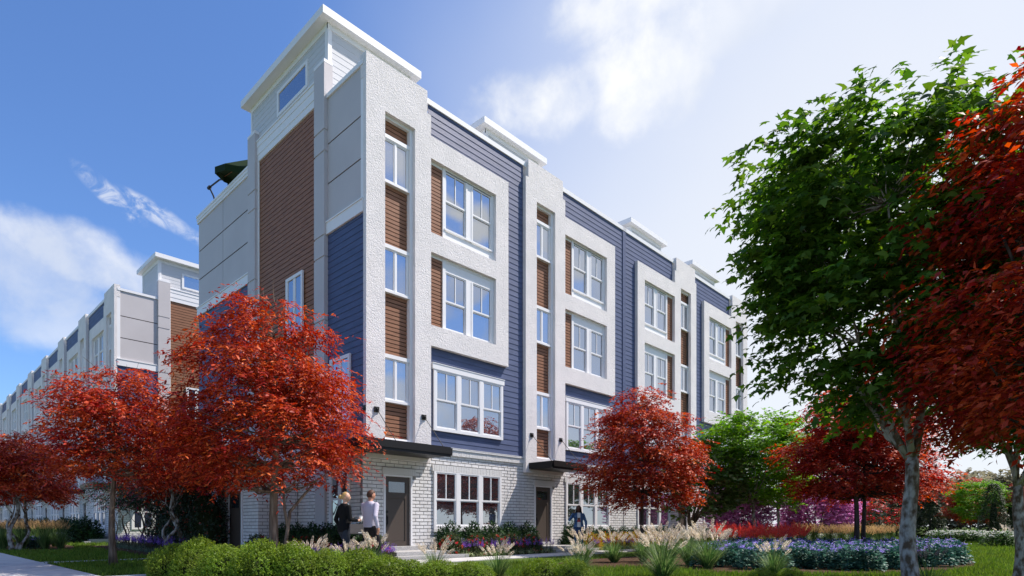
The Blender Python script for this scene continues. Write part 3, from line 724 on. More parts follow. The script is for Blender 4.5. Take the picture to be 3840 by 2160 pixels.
def tree_proto(name, label, cat, tb, cb, bark, leaves, group=None):
    e = tag(empty(name), label, cat, group)
    tb.build('trunk', bark, e, True); cb.build('crown', leaves, e)
    return e

def shrub_mesh(seed, rx, ry, h, n, leaf, tmpl=DIAM, lump=.16, sprig=5, up=.45, z0=.02, width=1.0):
    """leafy mound: sprigs of small leaves over a lumpy dome, thinner inside"""
    g = np.random.default_rng(seed); m = n // sprig
    d = rdir(g, m); d[:, 2] = np.abs(d[:, 2]) * 1.1 - .12; d = unit(d)
    K = rdir(g, 26); K[:, 2] = np.abs(K[:, 2]); lum = 1 + lump * np.max(np.clip((d @ K.T - .80) / .2, 0, 1), axis=1) - lump * .6
    f = (.55 + .45 * g.random(m) ** .35) * lum
    P0 = d * f[:, None] * np.array([rx, ry, h]) + np.array([0, 0, z0]); P0[:, 2] = np.maximum(P0[:, 2], z0)
    sd = unit(d * np.array([1 / rx, 1 / ry, 1 / h]) * min(rx, h) + np.array([0, 0, up]) + rdir(g, m) * .35)
    t = np.arange(sprig) / sprig
    P = P0[:, None] + sd[:, None] * (t[None, :, None] * leaf * 2.2)
    ax = sd[:, None] * .6 + rdir(g, m * sprig).reshape(m, sprig, 3) * .9; nr = sd[:, None] + rdir(g, m * sprig).reshape(m, sprig, 3) * .6
    P, ax, nr = P.reshape(-1, 3), ax.reshape(-1, 3), nr.reshape(-1, 3)
    s = leaf * (.6 + .8 * g.random(len(P)))
    return scatter(tmpl[0], tmpl[1], P, ax, nr, s, s * width)
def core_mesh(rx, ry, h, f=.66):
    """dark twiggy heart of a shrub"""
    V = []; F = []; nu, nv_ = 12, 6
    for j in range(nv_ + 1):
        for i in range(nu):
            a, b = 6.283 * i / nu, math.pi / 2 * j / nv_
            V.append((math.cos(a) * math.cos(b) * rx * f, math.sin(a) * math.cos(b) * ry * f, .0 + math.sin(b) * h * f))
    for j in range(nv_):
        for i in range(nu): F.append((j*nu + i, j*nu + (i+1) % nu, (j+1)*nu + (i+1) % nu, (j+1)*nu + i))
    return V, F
def blades(g, n, length, r0, spread, bend, wdt, segs=5, z0=0.0, stiff=1.3):
    """arching grass blades from a common crown"""
    a = g.random(n) * 6.283; u = g.random(n) ** .7
    base = np.stack([np.cos(a) * r0 * u, np.sin(a) * r0 * u, np.full(n, z0)], 1)
    Ln = length * (.6 + .45 * g.random(n)); th = spread * (.15 + .95 * u) * (.7 + .5 * g.random(n)); a2 = a + g.normal(size=n) * .4
    hd = np.stack([np.cos(a2), np.sin(a2), np.zeros(n)], 1); sd = np.stack([-np.sin(a2), np.cos(a2), np.zeros(n)], 1)
    V = np.zeros((n, segs + 1, 2, 3)); bd = bend * (.5 + g.random(n))
    p = base.copy(); ang = th.copy()
    for k in range(segs + 1):
        wk = wdt * (1 - (k / segs) ** stiff) * .5 + .0006
        V[:, k, 0] = p - sd * wk; V[:, k, 1] = p + sd * wk
        step = Ln / segs
        p = p + (hd * np.sin(ang)[:, None] + np.array([0, 0, 1.0]) * np.cos(ang)[:, None]) * step[:, None]; ang = ang + bd / segs * (k + 1) * .7
    F = []
    idx = np.arange(n) * (segs + 1) * 2
    for k in range(segs):
        q = np.stack([idx + 2*k, idx + 2*k + 1, idx + 2*k + 3, idx + 2*k + 2], 1); F.append(q)
    return V.reshape(-1, 3), np.concatenate(F, 0)
def plume_mesh(seed, n, height, spread, ln, rad, stalk=.006, lean=.5, bristles=70, segs=1):
    """feathery seed heads on thin stalks: returns (stalk builder, plume arrays)"""
    g = np.random.default_rng(seed); st = MB(); Ps, As, Ns, Ss = [], [], [], []
    for k in range(n):
        a = g.random() * 6.283; u = .15 + .85 * g.random() ** .8; th = spread * u
        H = height * (.78 + .3 * g.random()); hd = np.array([math.cos(a), math.sin(a), 0])
        pts = []
        for t in np.linspace(0, 1, 6):
            an = th * (.5 + .5 * t) + lean * t * t * u * .5
            pts.append(hd * math.sin(an) * H * t + np.array([0, 0, math.cos(an) * H * t]))
        st.tube(pts, [stalk] * 5 + [stalk * .7], 4, False)
        d = unit((pts[-1] - pts[-2])[None])[0]; d = unit((d + hd * .1 + g.normal(size=3) * .06)[None])[0]
        L_ = ln * (.75 + .5 * g.random()); m = bristles
        t = g.random(m); r = rad * np.sin(np.pi * np.clip(.12 + .86 * t, 0, 1)) ** .6
        rd = rdir(g, m); rd = unit(rd - (rd @ d)[:, None] * d)
        curve = hd * .12 * L_
        Ps.append(pts[-1] + d * (L_ * t)[:, None] + curve * (t ** 2)[:, None] + rd * (r * .25)[:, None]); As.append(rd * .75 + d * .75); Ns.append(np.cross(rd, d)); Ss.append(r * 1.25 + .004)
    P, A, Nn, S = map(np.concatenate, (Ps, As, Ns, Ss))
    return st, scatter(DIAM[0], DIAM[1], P, A, Nn, S, S * .8)
# ------------------------------------------------------------------ trees
LM = MT
LM['red'] = leafmat('red_leaves', [(0, (.17, .014, .010)), (.35, (.36, .030, .014)), (.7, (.52, .060, .022)), (1, (.66, .13, .035))], .30)
LM['darkred'] = leafmat('dark_red_leaves', [(0, (.20, .018, .015)), (.5, (.42, .042, .028)), (1, (.64, .10, .045))], .45)
LM['green'] = leafmat('green_leaves', [(0, (.038, .092, .012)), (.5, (.080, .165, .02)), (1, (.165, .275, .034))], .5)
LM['lime'] = leafmat('fresh_green_leaves', [(0, (.08, .19, .015)), (.5, (.15, .30, .025)), (1, (.24, .42, .04))], .5)
LM['purple'] = leafmat('magenta_blossom', [(0, (.34, .10, .27)), (.5, (.56, .20, .45)), (1, (.74, .38, .64))], .5)
LM['magnolia'] = leafmat('glossy_green_leaves', [(0, (.05, .11, .02)), (.6, (.11, .19, .04)), (1, (.30, .36, .16))], .3, .3, .5)
LM['crape'] = leafmat('dark_green_leaves', [(0, (.012, .03, .010)), (.86, (.03, .06, .016)), (.88, (.35, .02, .06)), (1, (.5, .04, .10))], .25)
LM['holly'] = leafmat('holly_leaves', [(0, (.010, .024, .010)), (.93, (.028, .055, .02)), (.94, (.3, .03, .02)), (1, (.3, .03, .02))], .15, .4, .4)
LM['conifer'] = leafmat('conifer_leaves', [(0, (.010, .026, .010)), (.8, (.03, .055, .018)), (1, (.09, .085, .03))], .2)
LM['far'] = leafmat('hazed_far_leaves', [(0, (.17, .16, .105)), (.5, (.25, .23, .15)), (1, (.34, .31, .20))], .3, .9, .05)  # paleness of sunlit haze is put into this distant leaf colour
LM['redbloom'] = leafmat('red_bloom_leaves', [(0, (.03, .06, .02)), (.4, (.06, .09, .03)), (.42, (.5, .02, .03)), (1, (.7, .05, .06))], .3)
PR = [(0, .70), (.12, .95), (.3, 1), (.5, .90), (.72, .66), (.9, .36), (1, .10)]
PF = [(0, .85), (.15, 1), (.45, .95), (.75, .68), (.93, .35), (1, .10)]
PL = [(0, .55), (.15, .85), (.42, 1), (.70, 1), (.88, .90), (1, .58)]
PG = [(0, .55), (.2, .92), (.45, 1), (.7, .92), (.88, .66), (1, .2)]
def sow(proto, k, px, z, rz, s, label, group=None, **kw):
    x, y = at(px, z); return place(proto, k == 0, (x, y, 0), rz, s, label, group)
# the big red maple at the corner of the near row
tA = tree_proto('maple_tree', 'largest red-leaved tree, two grey trunks behind the clipped hedge at the building corner', 'tree',
    *make_tree(11, 1.9, 6.5, 2.02, PR, 2.05, n_clump=135, spray=30, leaf=.115, per=12, clump_r=.46, droop=.42, trunk_r=.12, stems=1, flat=.42, spray_len=.58, hollow=.42, bare=4, coff=(-.14, .14), branch_r=.4, tmpl=OVAL, leafw=.85), 'bark_brown', 'red')
x, y = at(1030, 14.5); tA.location = (x, y, 0)
sb2 = MB(); sb2.tube([(.17, -.12, 0), (.20, -.13, .5), (.26, -.15, .95), (.33, -.12, 1.35), (.60, -.28, 1.75), (.95, -.4, 2.2)], [.055, .05, .045, .04, .034, .02], 8); sb2.tube([(.26, -.15, .95), (.2, -.1, 1.4), (.27, .1, 2.2)], [.04, .033, .02], 7); sb2.build('side_stem', 'bark_brown', tA, True)
tB = tree_proto('maple_tree', 'red-leaved tree with one straight thin trunk standing alone on the shaded left lawn', 'tree',
    *make_tree(23, 2.2, 4.95, 1.42, PF, 2.25, n_clump=78, spray=26, leaf=.112, per=12, clump_r=.42, droop=.40, trunk_r=.085, flat=.40, spray_len=.55, hollow=.35, bare=4, branch_r=.4, leafw=.85), 'bark_brown', 'red')
x, y = at(425, 15.1); tB.location = (x, y, 0)
tE = tree_proto('maple_tree', 'red-leaved tree with slim dark trunk between the second and third doors', 'tree',
    *make_tree(37, 1.9, 5.8, 1.82, PR, 1.80, n_clump=130, spray=28, leaf=.105, per=12, clump_r=.42, droop=.34, trunk_r=.075, flat=.42, spray_len=.5, hollow=.38, bare=3, branch_r=.45, tmpl=DIAM, leafw=1.15), 'bark_dark', 'red')
x, y = at(2409, 21); tE.location = (x, y, 0)
tC = tree_proto('maple_tree', 'red-leaved tree on pale twisting stems at the far left among golden grasses', 'tree',
    *make_tree(41, 1.6, 4.3, 1.35, PF, 1.9, n_clump=62, spray=22, leaf=.125, per=11, clump_r=.42, droop=.4, trunk_r=.085, stems=3, flat=.42, spray_len=.52, hollow=.4, fork=1.9, wig=.16, tmpl=DIAM, leafw=1.1), 'bark_pale', 'red')
x, y = at(62, 24.5); tC.scale = (1.1,) * 3; tC.location = (x, y, 0)
sow(tB, 1, 100, 26, 1.9, .95, 'red-leaved tree with one dark trunk at the far left, just right of the pale-stemmed one')
sow(tC, 1, 655, 20.5, 2.2, (1.0, 1.0, 1.12), 'red-leaved tree on pale twisting stems between the lawn tree and the largest red tree')
# twin dark maples over the flower bed
tK = tree_proto('maple_tree', 'dark red tree in the lilac flower bed, left black trunk of the close pair', 'tree',
    *make_tree(53, 1.8, 5.75, 2.2, PF, 2.1, n_clump=135, spray=28, leaf=.105, per=12, clump_r=.42, droop=.32, trunk_r=.095, flat=.42, spray_len=.5, hollow=.35, branch_r=.45, tmpl=DIAM, leafw=1.15), 'bark_dark', 'darkred')
x, y = at(3210, 20); tK.location = (x, y, 0)
sow(tK, 1, 3238, 21, 2.4, (.92, .92, .95), 'dark red tree in the lilac flower bed, right black trunk of the close pair')
# foreground green maple, its neighbour, and the red one crossing the right edge
mt_args = dict(n_clump=150, spray=26, leaf=.142, per=7, tmpl=MAPLE, clump_r=.44, droop=.30, trunk_r=.125, flat=.5, spray_len=.5, hollow=.35, limbs=8, branch_r=.6, tilt=.45)
tL = tree_proto('maple_tree', 'tall green maple with pale mottled trunk rising in front of the lilac flower bed', 'tree',
    *make_tree(61, 2.0, 7.0, 1.55, PL, 2.8, fork=2.05, lean=.02, coff=(-.33, .35), **mt_args), 'bark_pale', 'green')
x, y = at(3418, 9.0); tL.location = (x, y, 0)
sow(tL, 1, 3822, 10.4, 2.6, (.80, .80, .84), 'green maple with pale trunk cut by the right edge of the picture')
tM = tree_proto('maple_tree', 'tall deep red tree whose foliage hangs in over the right edge of the picture', 'tree',
    *make_tree(71, 1.8, 6.35, 1.48, PF, 2.25, n_clump=130, spray=27, leaf=.105, per=12, clump_r=.38, droop=.5, trunk_r=.12, flat=.42, spray_len=.6, hollow=.4, fork=2.0, limbs=8, branch_r=.5, tmpl=DIAM, leafw=1.0, bare=3), 'bark_dark', 'darkred')
x, y = at(4100, 6.7); tM.location = (x, y, 0)
# round green trees in the middle distance
tF = tree_proto('maple_tree', 'round green tree with slim pale trunk, front one of two between the red trees', 'tree',
    *make_tree(83, 1.8, 5.6, 1.95, PL, 2.2, fork=2.0, n_clump=110, spray=26, leaf=.13, per=9, clump_r=.40, droop=.15, trunk_r=.085, flat=.45, spray_len=.45, hollow=.4, limbs=7, branch_r=.5, tmpl=DIAM, leafw=1.5), 'bark_pale', 'lime')
x, y = at(2826, 25); tF.location = (x, y, 0)
sow(tF, 1, 2916, 29, 2.0, (1.0, 1.0, .96), 'round green tree with slim pale trunk, rear one of two between the red trees')
tH = tree_proto('magnolia_tree', 'broad-leaved small tree on thick brown branching trunk beside the third door', 'tree',
    *make_tree(97, .9, 4.7, 1.55, PG, 1.5, fork=.95, n_clump=75, spray=11, leaf=.20, per=7, clump_r=.34, droop=.1, trunk_r=.15, flat=.6, spray_len=.35, hollow=.5, limbs=8, branch_r=.7, coff=(.5, -.5), wig=.1, tilt=.7, tmpl=OVAL, leafw=1.25), 'bark_brown', 'magnolia')
x, y = at(2590, 24.8); tH.location = (x, y, 0)
tI = tree_proto('redbud_tree', 'magenta blossoming small tree beside the round green trees, nearer the building', 'tree',
    *make_tree(101, .4, 2.85, 1.25, [(0, .45), (.25, .9), (.5, 1), (.75, .75), (1, .15)], .45, fork=.35, n_clump=105, spray=26, leaf=.085, per=12, clump_r=.30, droop=-.15, trunk_r=.07, flat=.8, spray_len=.36, hollow=.4, limbs=9, branch_r=.6, tilt=.9, tmpl=DIAM, leafw=1.4), 'bark_dark', 'purple')
tI.scale = (1.15,) * 3; x, y = at(2770, 30); tI.location = (x, y, 0)
sow(tI, 1, 3062, 31.5, 2.2, (1.4, 1.4, 1.25), 'larger magenta blossoming tree, left of the twin black trunks')
sow(tI, 1, 2945, 44, 4.0, .5, 'small magenta blossoming tree farthest off, between its two larger neighbours')
# crape myrtles and hollies by the end of the near row
tO = tree_proto('crape_myrtle', 'dark-leaved crape myrtle, leftmost of three thin-stemmed ones behind the purple border', 'tree',
    *make_tree(107, 1.5, 3.5, 1.25, PG, 1.75, fork=1.5, stems=3, n_clump=36, spray=14, leaf=.10, per=12, clump_r=.34, droop=.4, trunk_r=.045, flat=.5, spray_len=.5, hollow=.3, limbs=6, wig=.12, branch_r=.6, tmpl=DIAM, leafw=.9), 'bark_brown', 'crape')
x, y = at(462, 29); tO.location = (x, y, 0)
sow(tO, 1, 530, 26, 1.4, 1.0, 'dark-leaved crape myrtle, middle one of three thin-stemmed ones behind the purple border')
sow(tO, 1, 585, 23.5, 3.1, 1.05, 'dark-leaved crape myrtle, rightmost of three thin-stemmed ones behind the purple border')
def shrub_proto(name, label, cat, mesh_args, leaves, core=None, coremat='dark_core', group=None, extra=None):
    e = tag(empty(name), label, cat, group)
    b = MB(); b.arr(*shrub_mesh(**mesh_args)); b.build('foliage', leaves, e)
    if core:
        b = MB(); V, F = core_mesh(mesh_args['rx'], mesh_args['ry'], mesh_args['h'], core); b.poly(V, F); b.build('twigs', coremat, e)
    if extra: extra(e)
    return e
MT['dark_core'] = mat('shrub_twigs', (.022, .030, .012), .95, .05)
hol = shrub_proto('holly_bush', 'tall dark holly bush, leftmost of three against the rear of the near row', 'bush', dict(seed=3, rx=.95, ry=.95, h=2.6, n=9000, leaf=.085, lump=.22), 'holly', .8)
sow(hol, 0, 655, 23.6, 0, 1.0, 'tall dark holly bush, leftmost of three against the rear of the near row')
sow(hol, 1, 715, 22.2, 1.3, 1.0, 'tall dark holly bush, middle one of three against the rear of the near row')
sow(hol, 1, 772, 21.0, 2.6, (.92, .92, 1.02), 'tall dark holly bush, rightmost of three, touching the low brick entry bay')
# far garden on the right
con = tag(empty('conifer_tree'), 'tree', 'tree')
def cone_tree(seed, rad, h, n, leaf, power=.8):
    g = np.random.default_rng(seed); t = g.random(n) ** 1.25; a = g.random(n) * 6.283; r = rad * (1 - t) ** power * (.62 + .42 * g.random(n)) * (1 + .12 * np.sin(a * 5 + t * 25)) * np.clip(.6 + t * 6, 0, 1)
    P = np.stack([np.cos(a) * r, np.sin(a) * r, .12 + t * h], 1); ax = np.stack([np.cos(a), np.sin(a), -.35 + .3 * g.random(n)], 1) + rdir(g, n) * .35
    return scatter(DIAM[0], DIAM[1], P, ax, np.array([0, 0, 1.0]) + rdir(g, n) * .5, leaf * (.6 + .8 * g.random(n)), leaf * .9)
b = MB(); b.arr(*cone_tree(5, 1.15, 4.0, 3800, .26)); b.build('crown', 'conifer', con); MB().tube([(0, 0, 0), (0, 0, 2.6)], [.10, .05], 7).build('trunk', 'bark_dark', con)
for k, (px, z, s, lb) in enumerate([(3488, 48, 1.0, 'dark conifer standing alone right of the mottled trunk, far across the lawn'), (3362, 50, .92, 'dark conifer just left of the mottled trunk, far across the lawn'), (3268, 47, .85, 'dark conifer half hidden by the twin black trunks, far across the lawn')]):
    sow(con, k, px, z, k * 1.7, s, lb)
arb = tag(empty('arborvitae'), 'tree', 'tree')
b = MB(); b.arr(*cone_tree(8, .78, 3.5, 5200, .13, .42)); b.build('crown', 'conifer', arb); MB().tube([(0, 0, 0), (0, 0, 2.4)], [.3, .12], 8).build('trunk', 'dark_core', arb)
sow(arb, 0, 3726, 37, 0, 1.0, 'narrow dark arborvitae column near the right edge, left of two'); sow(arb, 1, 3790, 40, 1.5, 1.0, 'narrow dark arborvitae column near the right edge, right of two')
rb = tree_proto('crape_myrtle', 'low far tree topped with red blooms, between the twin trunks and the mottled trunk', 'tree',
    *make_tree(113, .8, 3.1, 1.5, PG, 1.3, fork=1.0, stems=2, n_clump=30, spray=12, leaf=.15, per=8, clump_r=.34, droop=.1, trunk_r=.09, flat=.6, spray_len=.4, hollow=.4, limbs=6, tmpl=DIAM, leafw=1.5), 'bark_brown', 'redbloom')
x, y = at(3300, 43); rb.location = (x, y, 0)
sow(rb, 1, 3170, 46, 2, .95, 'low tree topped with red blooms far off, left of the twin trunks')
sow(tE, 1, 3640, 44, 1.1, .78, 'small red-leaved tree far across the lawn, left of the arborvitae')
sow(tF, 1, 3668, 41, 3.1, .72, 'small green tree far across the lawn, overlapping the arborvitae')
sow(tE, 1, 3835, 50, 2.6, .80, 'small red-leaved tree at the right edge, behind the arborvitae')
sow(tE, 1, 3120, 56, 3.6, .72, 'small red-leaved tree far behind the magenta blossoms')
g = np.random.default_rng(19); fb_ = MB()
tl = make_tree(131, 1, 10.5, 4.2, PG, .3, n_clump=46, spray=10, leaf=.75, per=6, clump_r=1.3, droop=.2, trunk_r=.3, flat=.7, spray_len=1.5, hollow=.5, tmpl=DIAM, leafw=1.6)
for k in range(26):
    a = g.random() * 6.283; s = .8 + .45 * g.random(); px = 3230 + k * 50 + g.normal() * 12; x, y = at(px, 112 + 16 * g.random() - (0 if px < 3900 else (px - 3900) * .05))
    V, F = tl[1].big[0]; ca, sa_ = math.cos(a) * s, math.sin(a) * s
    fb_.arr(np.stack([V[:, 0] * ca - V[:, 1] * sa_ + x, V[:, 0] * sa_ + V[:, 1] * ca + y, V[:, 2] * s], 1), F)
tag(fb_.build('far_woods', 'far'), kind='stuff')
# ------------------------------------------------------------------ beds: shrubs, grasses, flowers
def onY(px, Y):
    d = VD + (px - HXP) / FPX * RD; t = (Y - CAMP[1]) / d[1]; return float(CAMP[0] + t * d[0])
LM['box'] = leafmat('boxwood_leaves', [(0, (.08, .14, .012)), (.5, (.17, .26, .025)), (1, (.29, .38, .05))], .4, .5, .25)
LM['darkshrub'] = leafmat('dark_shrub_leaves', [(0, (.010, .030, .010)), (.6, (.025, .065, .018)), (1, (.05, .11, .03))], .2, .55, .2)
LM['roseleaf'] = leafmat('rose_leaves', [(0, (.025, .045, .014)), (1, (.085, .11, .035))], .25)
LM['rose'] = leafmat('rose_petals', [(0, (.55, .025, .02)), (1, (.75, .09, .07))], .3)
LM['yellowleaf'] = leafmat('yellow_red_leaves', [(0, (.48, .05, .015)), (.22, (.55, .10, .02)), (.25, (.36, .27, .02)), (.7, (.52, .40, .04)), (1, (.24, .27, .03))], .35)
LM['stripe'] = leafmat('pale_striped_blades', [(0, (.06, .11, .035)), (.5, (.16, .24, .08)), (.55, (.5, .55, .28)), (1, (.6, .62, .36))], .25)
LM['liri'] = leafmat('border_blades', [(0, (.05, .09, .06)), (.6, (.12, .19, .12)), (1, (.34, .42, .30))], .25)
LM['violet'] = leafmat('violet_spikes', [(0, (.14, .06, .40)), (1, (.38, .20, .72))], .3)
LM['stem'] = leafmat('dark_stems', [(0, (.05, .035, .03)), (1, (.10, .09, .04))], .1)
LM['blade'] = leafmat('grass_blades', [(0, (.035, .075, .022)), (.5, (.085, .15, .04)), (1, (.24, .30, .11))], .3)
LM['plume'] = leafmat('cream_plumes', [(0, (.60, .49, .36)), (.5, (.80, .70, .56)), (1, (.90, .84, .73))], .4, .8)
LM['gold'] = leafmat('gold_plumes', [(0, (.52, .32, .13)), (1, (.82, .60, .32))], .45, .8)
LM['mauve'] = leafmat('mauve_plumes', [(0, (.16, .11, .11)), (1, (.33, .25, .24))], .35, .8)
LM['brightblade'] = leafmat('bright_blades', [(0, (.045, .11, .03)), (.6, (.11, .20, .055)), (1, (.30, .38, .15))], .4)
LM['teal'] = leafmat('teal_leaves', [(0, (.025, .085, .068)), (.6, (.055, .155, .115)), (1, (.12, .25, .17))], .3, .5, .25)
LM['lilac'] = leafmat('lilac_petals', [(0, (.20, .15, .60)), (.6, (.33, .25, .76)), (1, (.60, .52, .90))], .3)
LM['celosia'] = leafmat('coral_plumes', [(0, (.70, .07, .065)), (1, (.88, .20, .16))], .45)
LM['white'] = leafmat('white_petals', [(0, (.62, .62, .52)), (1, (.82, .82, .78))], .3)
LM['yellow'] = leafmat('yellow_petals', [(0, (.62, .40, .02)), (1, (.80, .62, .06))], .3)
LM['midleaf'] = leafmat('mid_green_leaves', [(0, (.03, .08, .018)), (1, (.09, .17, .035))], .3)

# clipped boxwoods along the front
bx = [shrub_proto('boxwood_shrub', 'x', 'shrub', dict(seed=31 + k, rx=.58, ry=.52, h=.70, n=15000, leaf=.034, lump=.30, sprig=6, up=.55, width=1.25), 'box', .72) for k in range(3)]
BXL = 'boxwood of the front hedge, '
bxs = [(655, 11.9, (1.0, 0.78), 'darker one at its left end'), (745, 11.7, (1.0, 0.91), 'second from its left end'), (860, 10.8, (1.06, 0.91), 'third from its left end, below the holly bushes'), (985, 10.4, (1.06, 0.89), 'in front of the largest red tree trunk'),
       (1110, 10.5, (1.02, 0.88), 'right of the largest red tree trunk'), (1215, 10.7, (.94, 0.80), 'just left of the walking woman'), (1345, 11.1, (.92, 0.66), 'in front of the walking man'), (1440, 10.7, (1.0, 0.60), 'below the steps of the nearest door'),
       (1545, 10.8, (.86, 0.52), 'right of the nearest steps'), (1650, 10.5, (.90, 0.45), 'below the left end of the rose shrubs'), (1765, 10.5, (.88, 0.49), 'left of the pale plumes by the lawn gap'),
       (2035, 10.4, (.72, 0.54), 'dark low one right of the lawn gap'), (2150, 10.2, (.72, 0.50), 'last low one below the waving woman'), (2860, 10.0, (.50, 0.39), 'low dark one below the lilac bed, left of two'), (2965, 10.1, (.46, 0.36), 'low dark one below the lilac bed, right of two')]
used = [0, 0, 0]
for k, (px, z, s, lb) in enumerate(bxs):
    i = k % 3; sow(bx[i], used[i], px, z, k * 1.1, (s[0] * .86, s[0] * .86, s[1] * (1.0 + .07 * math.sin(k * 2.3))), BXL + lb, 'boxwoods of the front hedge'); used[i] += 1
# fountain grasses
def fountain(seed, label, nb=380, n=19, hh=.76, spread=.66, bl='brightblade', pm='plume', ln=.22, rad=.031, length=.76, wd=.015, name='fountain_grass', bend=.42, br=80):
    g = np.random.default_rng(seed); e = tag(empty(name), label, 'grass clump', None, 'thing')
    b = MB(); b.arr(*blades(g, nb, length, .07, spread, bend, wd)); b.build('blades', bl, e)
    st, pl = plume_mesh(seed + 1, n, hh, spread * .68, ln, rad, .0035, .12, br); st.build('stalks', 'brightblade', e); b = MB(); b.arr(*pl); b.build('plumes', pm, e)
    return e
fg = [fountain(201, 'x'), fountain(205, 'x', n=22, spread=.74), fountain(209, 'x', nb=320, n=16, spread=.56, hh=.72)]
FGL = 'fountain grass with cream plumes '
fgs = [(2190, 15.7, 1.0, 'below the waving woman'), (2303, 16.2, .98, 'standing alone on the mulch, first right of the waving woman'), (2412, 16.5, 1.0, 'at the foot of the slim dark tree trunk'), (2475, 15.9, 1.1, 'right of the slim dark tree trunk, front row'),
       (2520, 18.6, .95, 'between the slim dark trunk and the magnolia, back row'), (2585, 15.0, 1.12, 'front one below the magnolia'), (2655, 13.9, 1.15, 'large one overhanging the left end of the lilac bed'), (2600, 18.8, 1.0, 'at the foot of the magnolia'),
       (2690, 16.2, 1.05, 'behind the large one beside the lilac bed'), (2735, 19.5, .9, 'smallest one behind the left end of the lilac bed'),
       (1160, 11.9, .84, 'behind the hedge, left of the walking woman'), (1300, 11.9, .80, 'at the feet of the walking woman'), (1395, 12.0, .90, 'at the feet of the walking man'), (1630, 11.6, .80, 'behind the hedge below the nearest steps'),
       (1865, 11.0, .80, 'leaning over the lawn gap in the hedge'), (2170, 10.9, .78, 'behind the last low boxwood'), (2485, 11.1, 1.05, 'nearest one, bright and cut by the bottom edge'), (2900, 11.4, .85, 'behind the low boxwoods under the lilac bed'), (3775, 29, 1.1, 'far off beside the white flowers near the right edge')]
used = [0, 0, 0]
for k, (px, z, s, lb) in enumerate(fgs):
    i = k % 3; sow(fg[i], used[i], px, z, k * 1.9, s, FGL + lb, 'fountain grasses'); used[i] += 1
mv = fountain(231, 'fountain grass with dull mauve plumes at the bottom edge beside the mottled trunk', n=8, nb=60, pm='mauve', ln=.24, rad=.024, hh=.70, spread=.75); x, y = at(3480, 10.4); mv.location = (x, y, -.12)
# shrubs under the front windows
ds = shrub_proto('laurel_shrub', 'x', 'shrub', dict(seed=51, rx=.42, ry=.40, h=.92, n=2600, leaf=.085, lump=.2, sprig=4, width=1.2), 'darkshrub', .78)
def blooms(n, rx, ry, h, size, m, seed, zlo=.25, name='bloom'):
    def f(e):
        g = np.random.default_rng(seed); d = rdir(g, n); d[:, 2] = np.abs(d[:, 2]) * .9 + zlo * .3; d = unit(d)
        c = d * np.array([rx, ry, h]) * (.98 + .06 * g.random((n, 1))); k = 9
        P = np.repeat(c, k, 0) + rdir(g, n * k) * size * .32; ax = rdir(g, n * k) + np.repeat(d, k, 0) * .5; nr = np.repeat(d, k, 0) + rdir(g, n * k) * .5
        b = MB(); b.arr(*scatter(DIAM[0], DIAM[1], P, ax, nr, size * .8, size * 1.3)); b.build(name, m, e)
    return f
rs = shrub_proto('rose_shrub', 'x', 'shrub', dict(seed=57, rx=.42, ry=.40, h=.60, n=3200, leaf=.05, lump=.25, sprig=5, width=1.2), 'roseleaf', .72, extra=blooms(24, .44, .42, .62, .085, 'rose', 58))
ys = shrub_proto('spirea_shrub', 'x', 'shrub', dict(seed=61, rx=.46, ry=.42, h=.60, n=3000, leaf=.062, lump=.25, sprig=5, width=1.2), 'yellowleaf', .7)
def salvia(seed, blade_m, vm, nb, n, hgt, nm):
    g = np.random.default_rng(seed); e = empty(nm); b = MB(); b.arr(*blades(g, nb, .44, .09, .95, 1.9, .014, 5)); b.build('blades', blade_m, e)
    st = MB(); Ps, As, Ns, Ss = [], [], [], []
    for k in range(n):
        a = g.random() * 6.283; r = .13 * g.random(); th = .25 * g.random(); H = hgt * (.75 + .3 * g.random())
        p0 = np.array([math.cos(a) * r, math.sin(a) * r, 0]); d = unit(np.array([[math.cos(a) * math.sin(th), math.sin(a) * math.sin(th), 1.0]]))[0]; st.tube([p0, p0 + d * H * .62], .006, 4, False)
        m = 26; t = g.random(m); rd = rdir(g, m); rd = unit(rd - (rd @ d)[:, None] * d)
        Ps.append(p0 + d * (H * (.58 + .42 * t))[:, None] + rd * (.012 * (1.1 - t))[:, None]); As.append(rd + d * .9); Ns.append(np.cross(rd, d)); Ss.append(.030 * (1.15 - .7 * t))
    st.build('stems', 'stem', e); b = MB(); P, A, N_, S = map(np.concatenate, (Ps, As, Ns, Ss)); b.arr(*scatter(DIAM[0], DIAM[1], P, A, N_, S, S * 1.2)); b.build('spikes', vm, e)
    return e
sv = tag(salvia(71, 'stripe', 'violet', 120, 14, .62, 'salvia_plant'), 'x', 'flower'); lp = tag(salvia(75, 'liri', 'violet', 150, 16, .58, 'border_plant'), 'x', 'flower')
ordn = ['first', 'second', 'third', 'fourth', 'fifth', 'sixth', 'seventh', 'eighth', 'ninth', 'tenth', 'eleventh', 'twelfth', 'thirteenth', 'fourteenth', 'fifteenth']
kd = kr = ks = ky = 0
def fsow(proto, k, px, Y, rz, s, label, group): place(proto, k == 0, (onY(px, Y), Y, .03), rz, s, label, group)
for i, px in enumerate((1685, 1773, 1850, 1913, 1976)):
    fsow(ds, kd, px, -.30, i * 1.3, 1.0, f'dark glossy laurel under the first ground window, {ordn[i]} of five from the left', 'laurels along the facade'); kd += 1
for i, px in enumerate((1692, 1782, 1858, 1920, 1990)):
    fsow(rs, kr, px, -.85, i * 1.7, 1.0, f'rose shrub with red blooms under the first ground window, {ordn[i]} of five from the left', 'rose shrubs'); kr += 1
for i, px in enumerate((1748, 1798, 1848, 1895, 1940, 1984, 2024, 2062)):
    fsow(sv, ks, px, -1.22, i * 1.1, 1.0, f'violet-spiked salvia with striped blades beside the front walk, {ordn[i]} of eight from the left', 'salvias along the front walk'); ks += 1
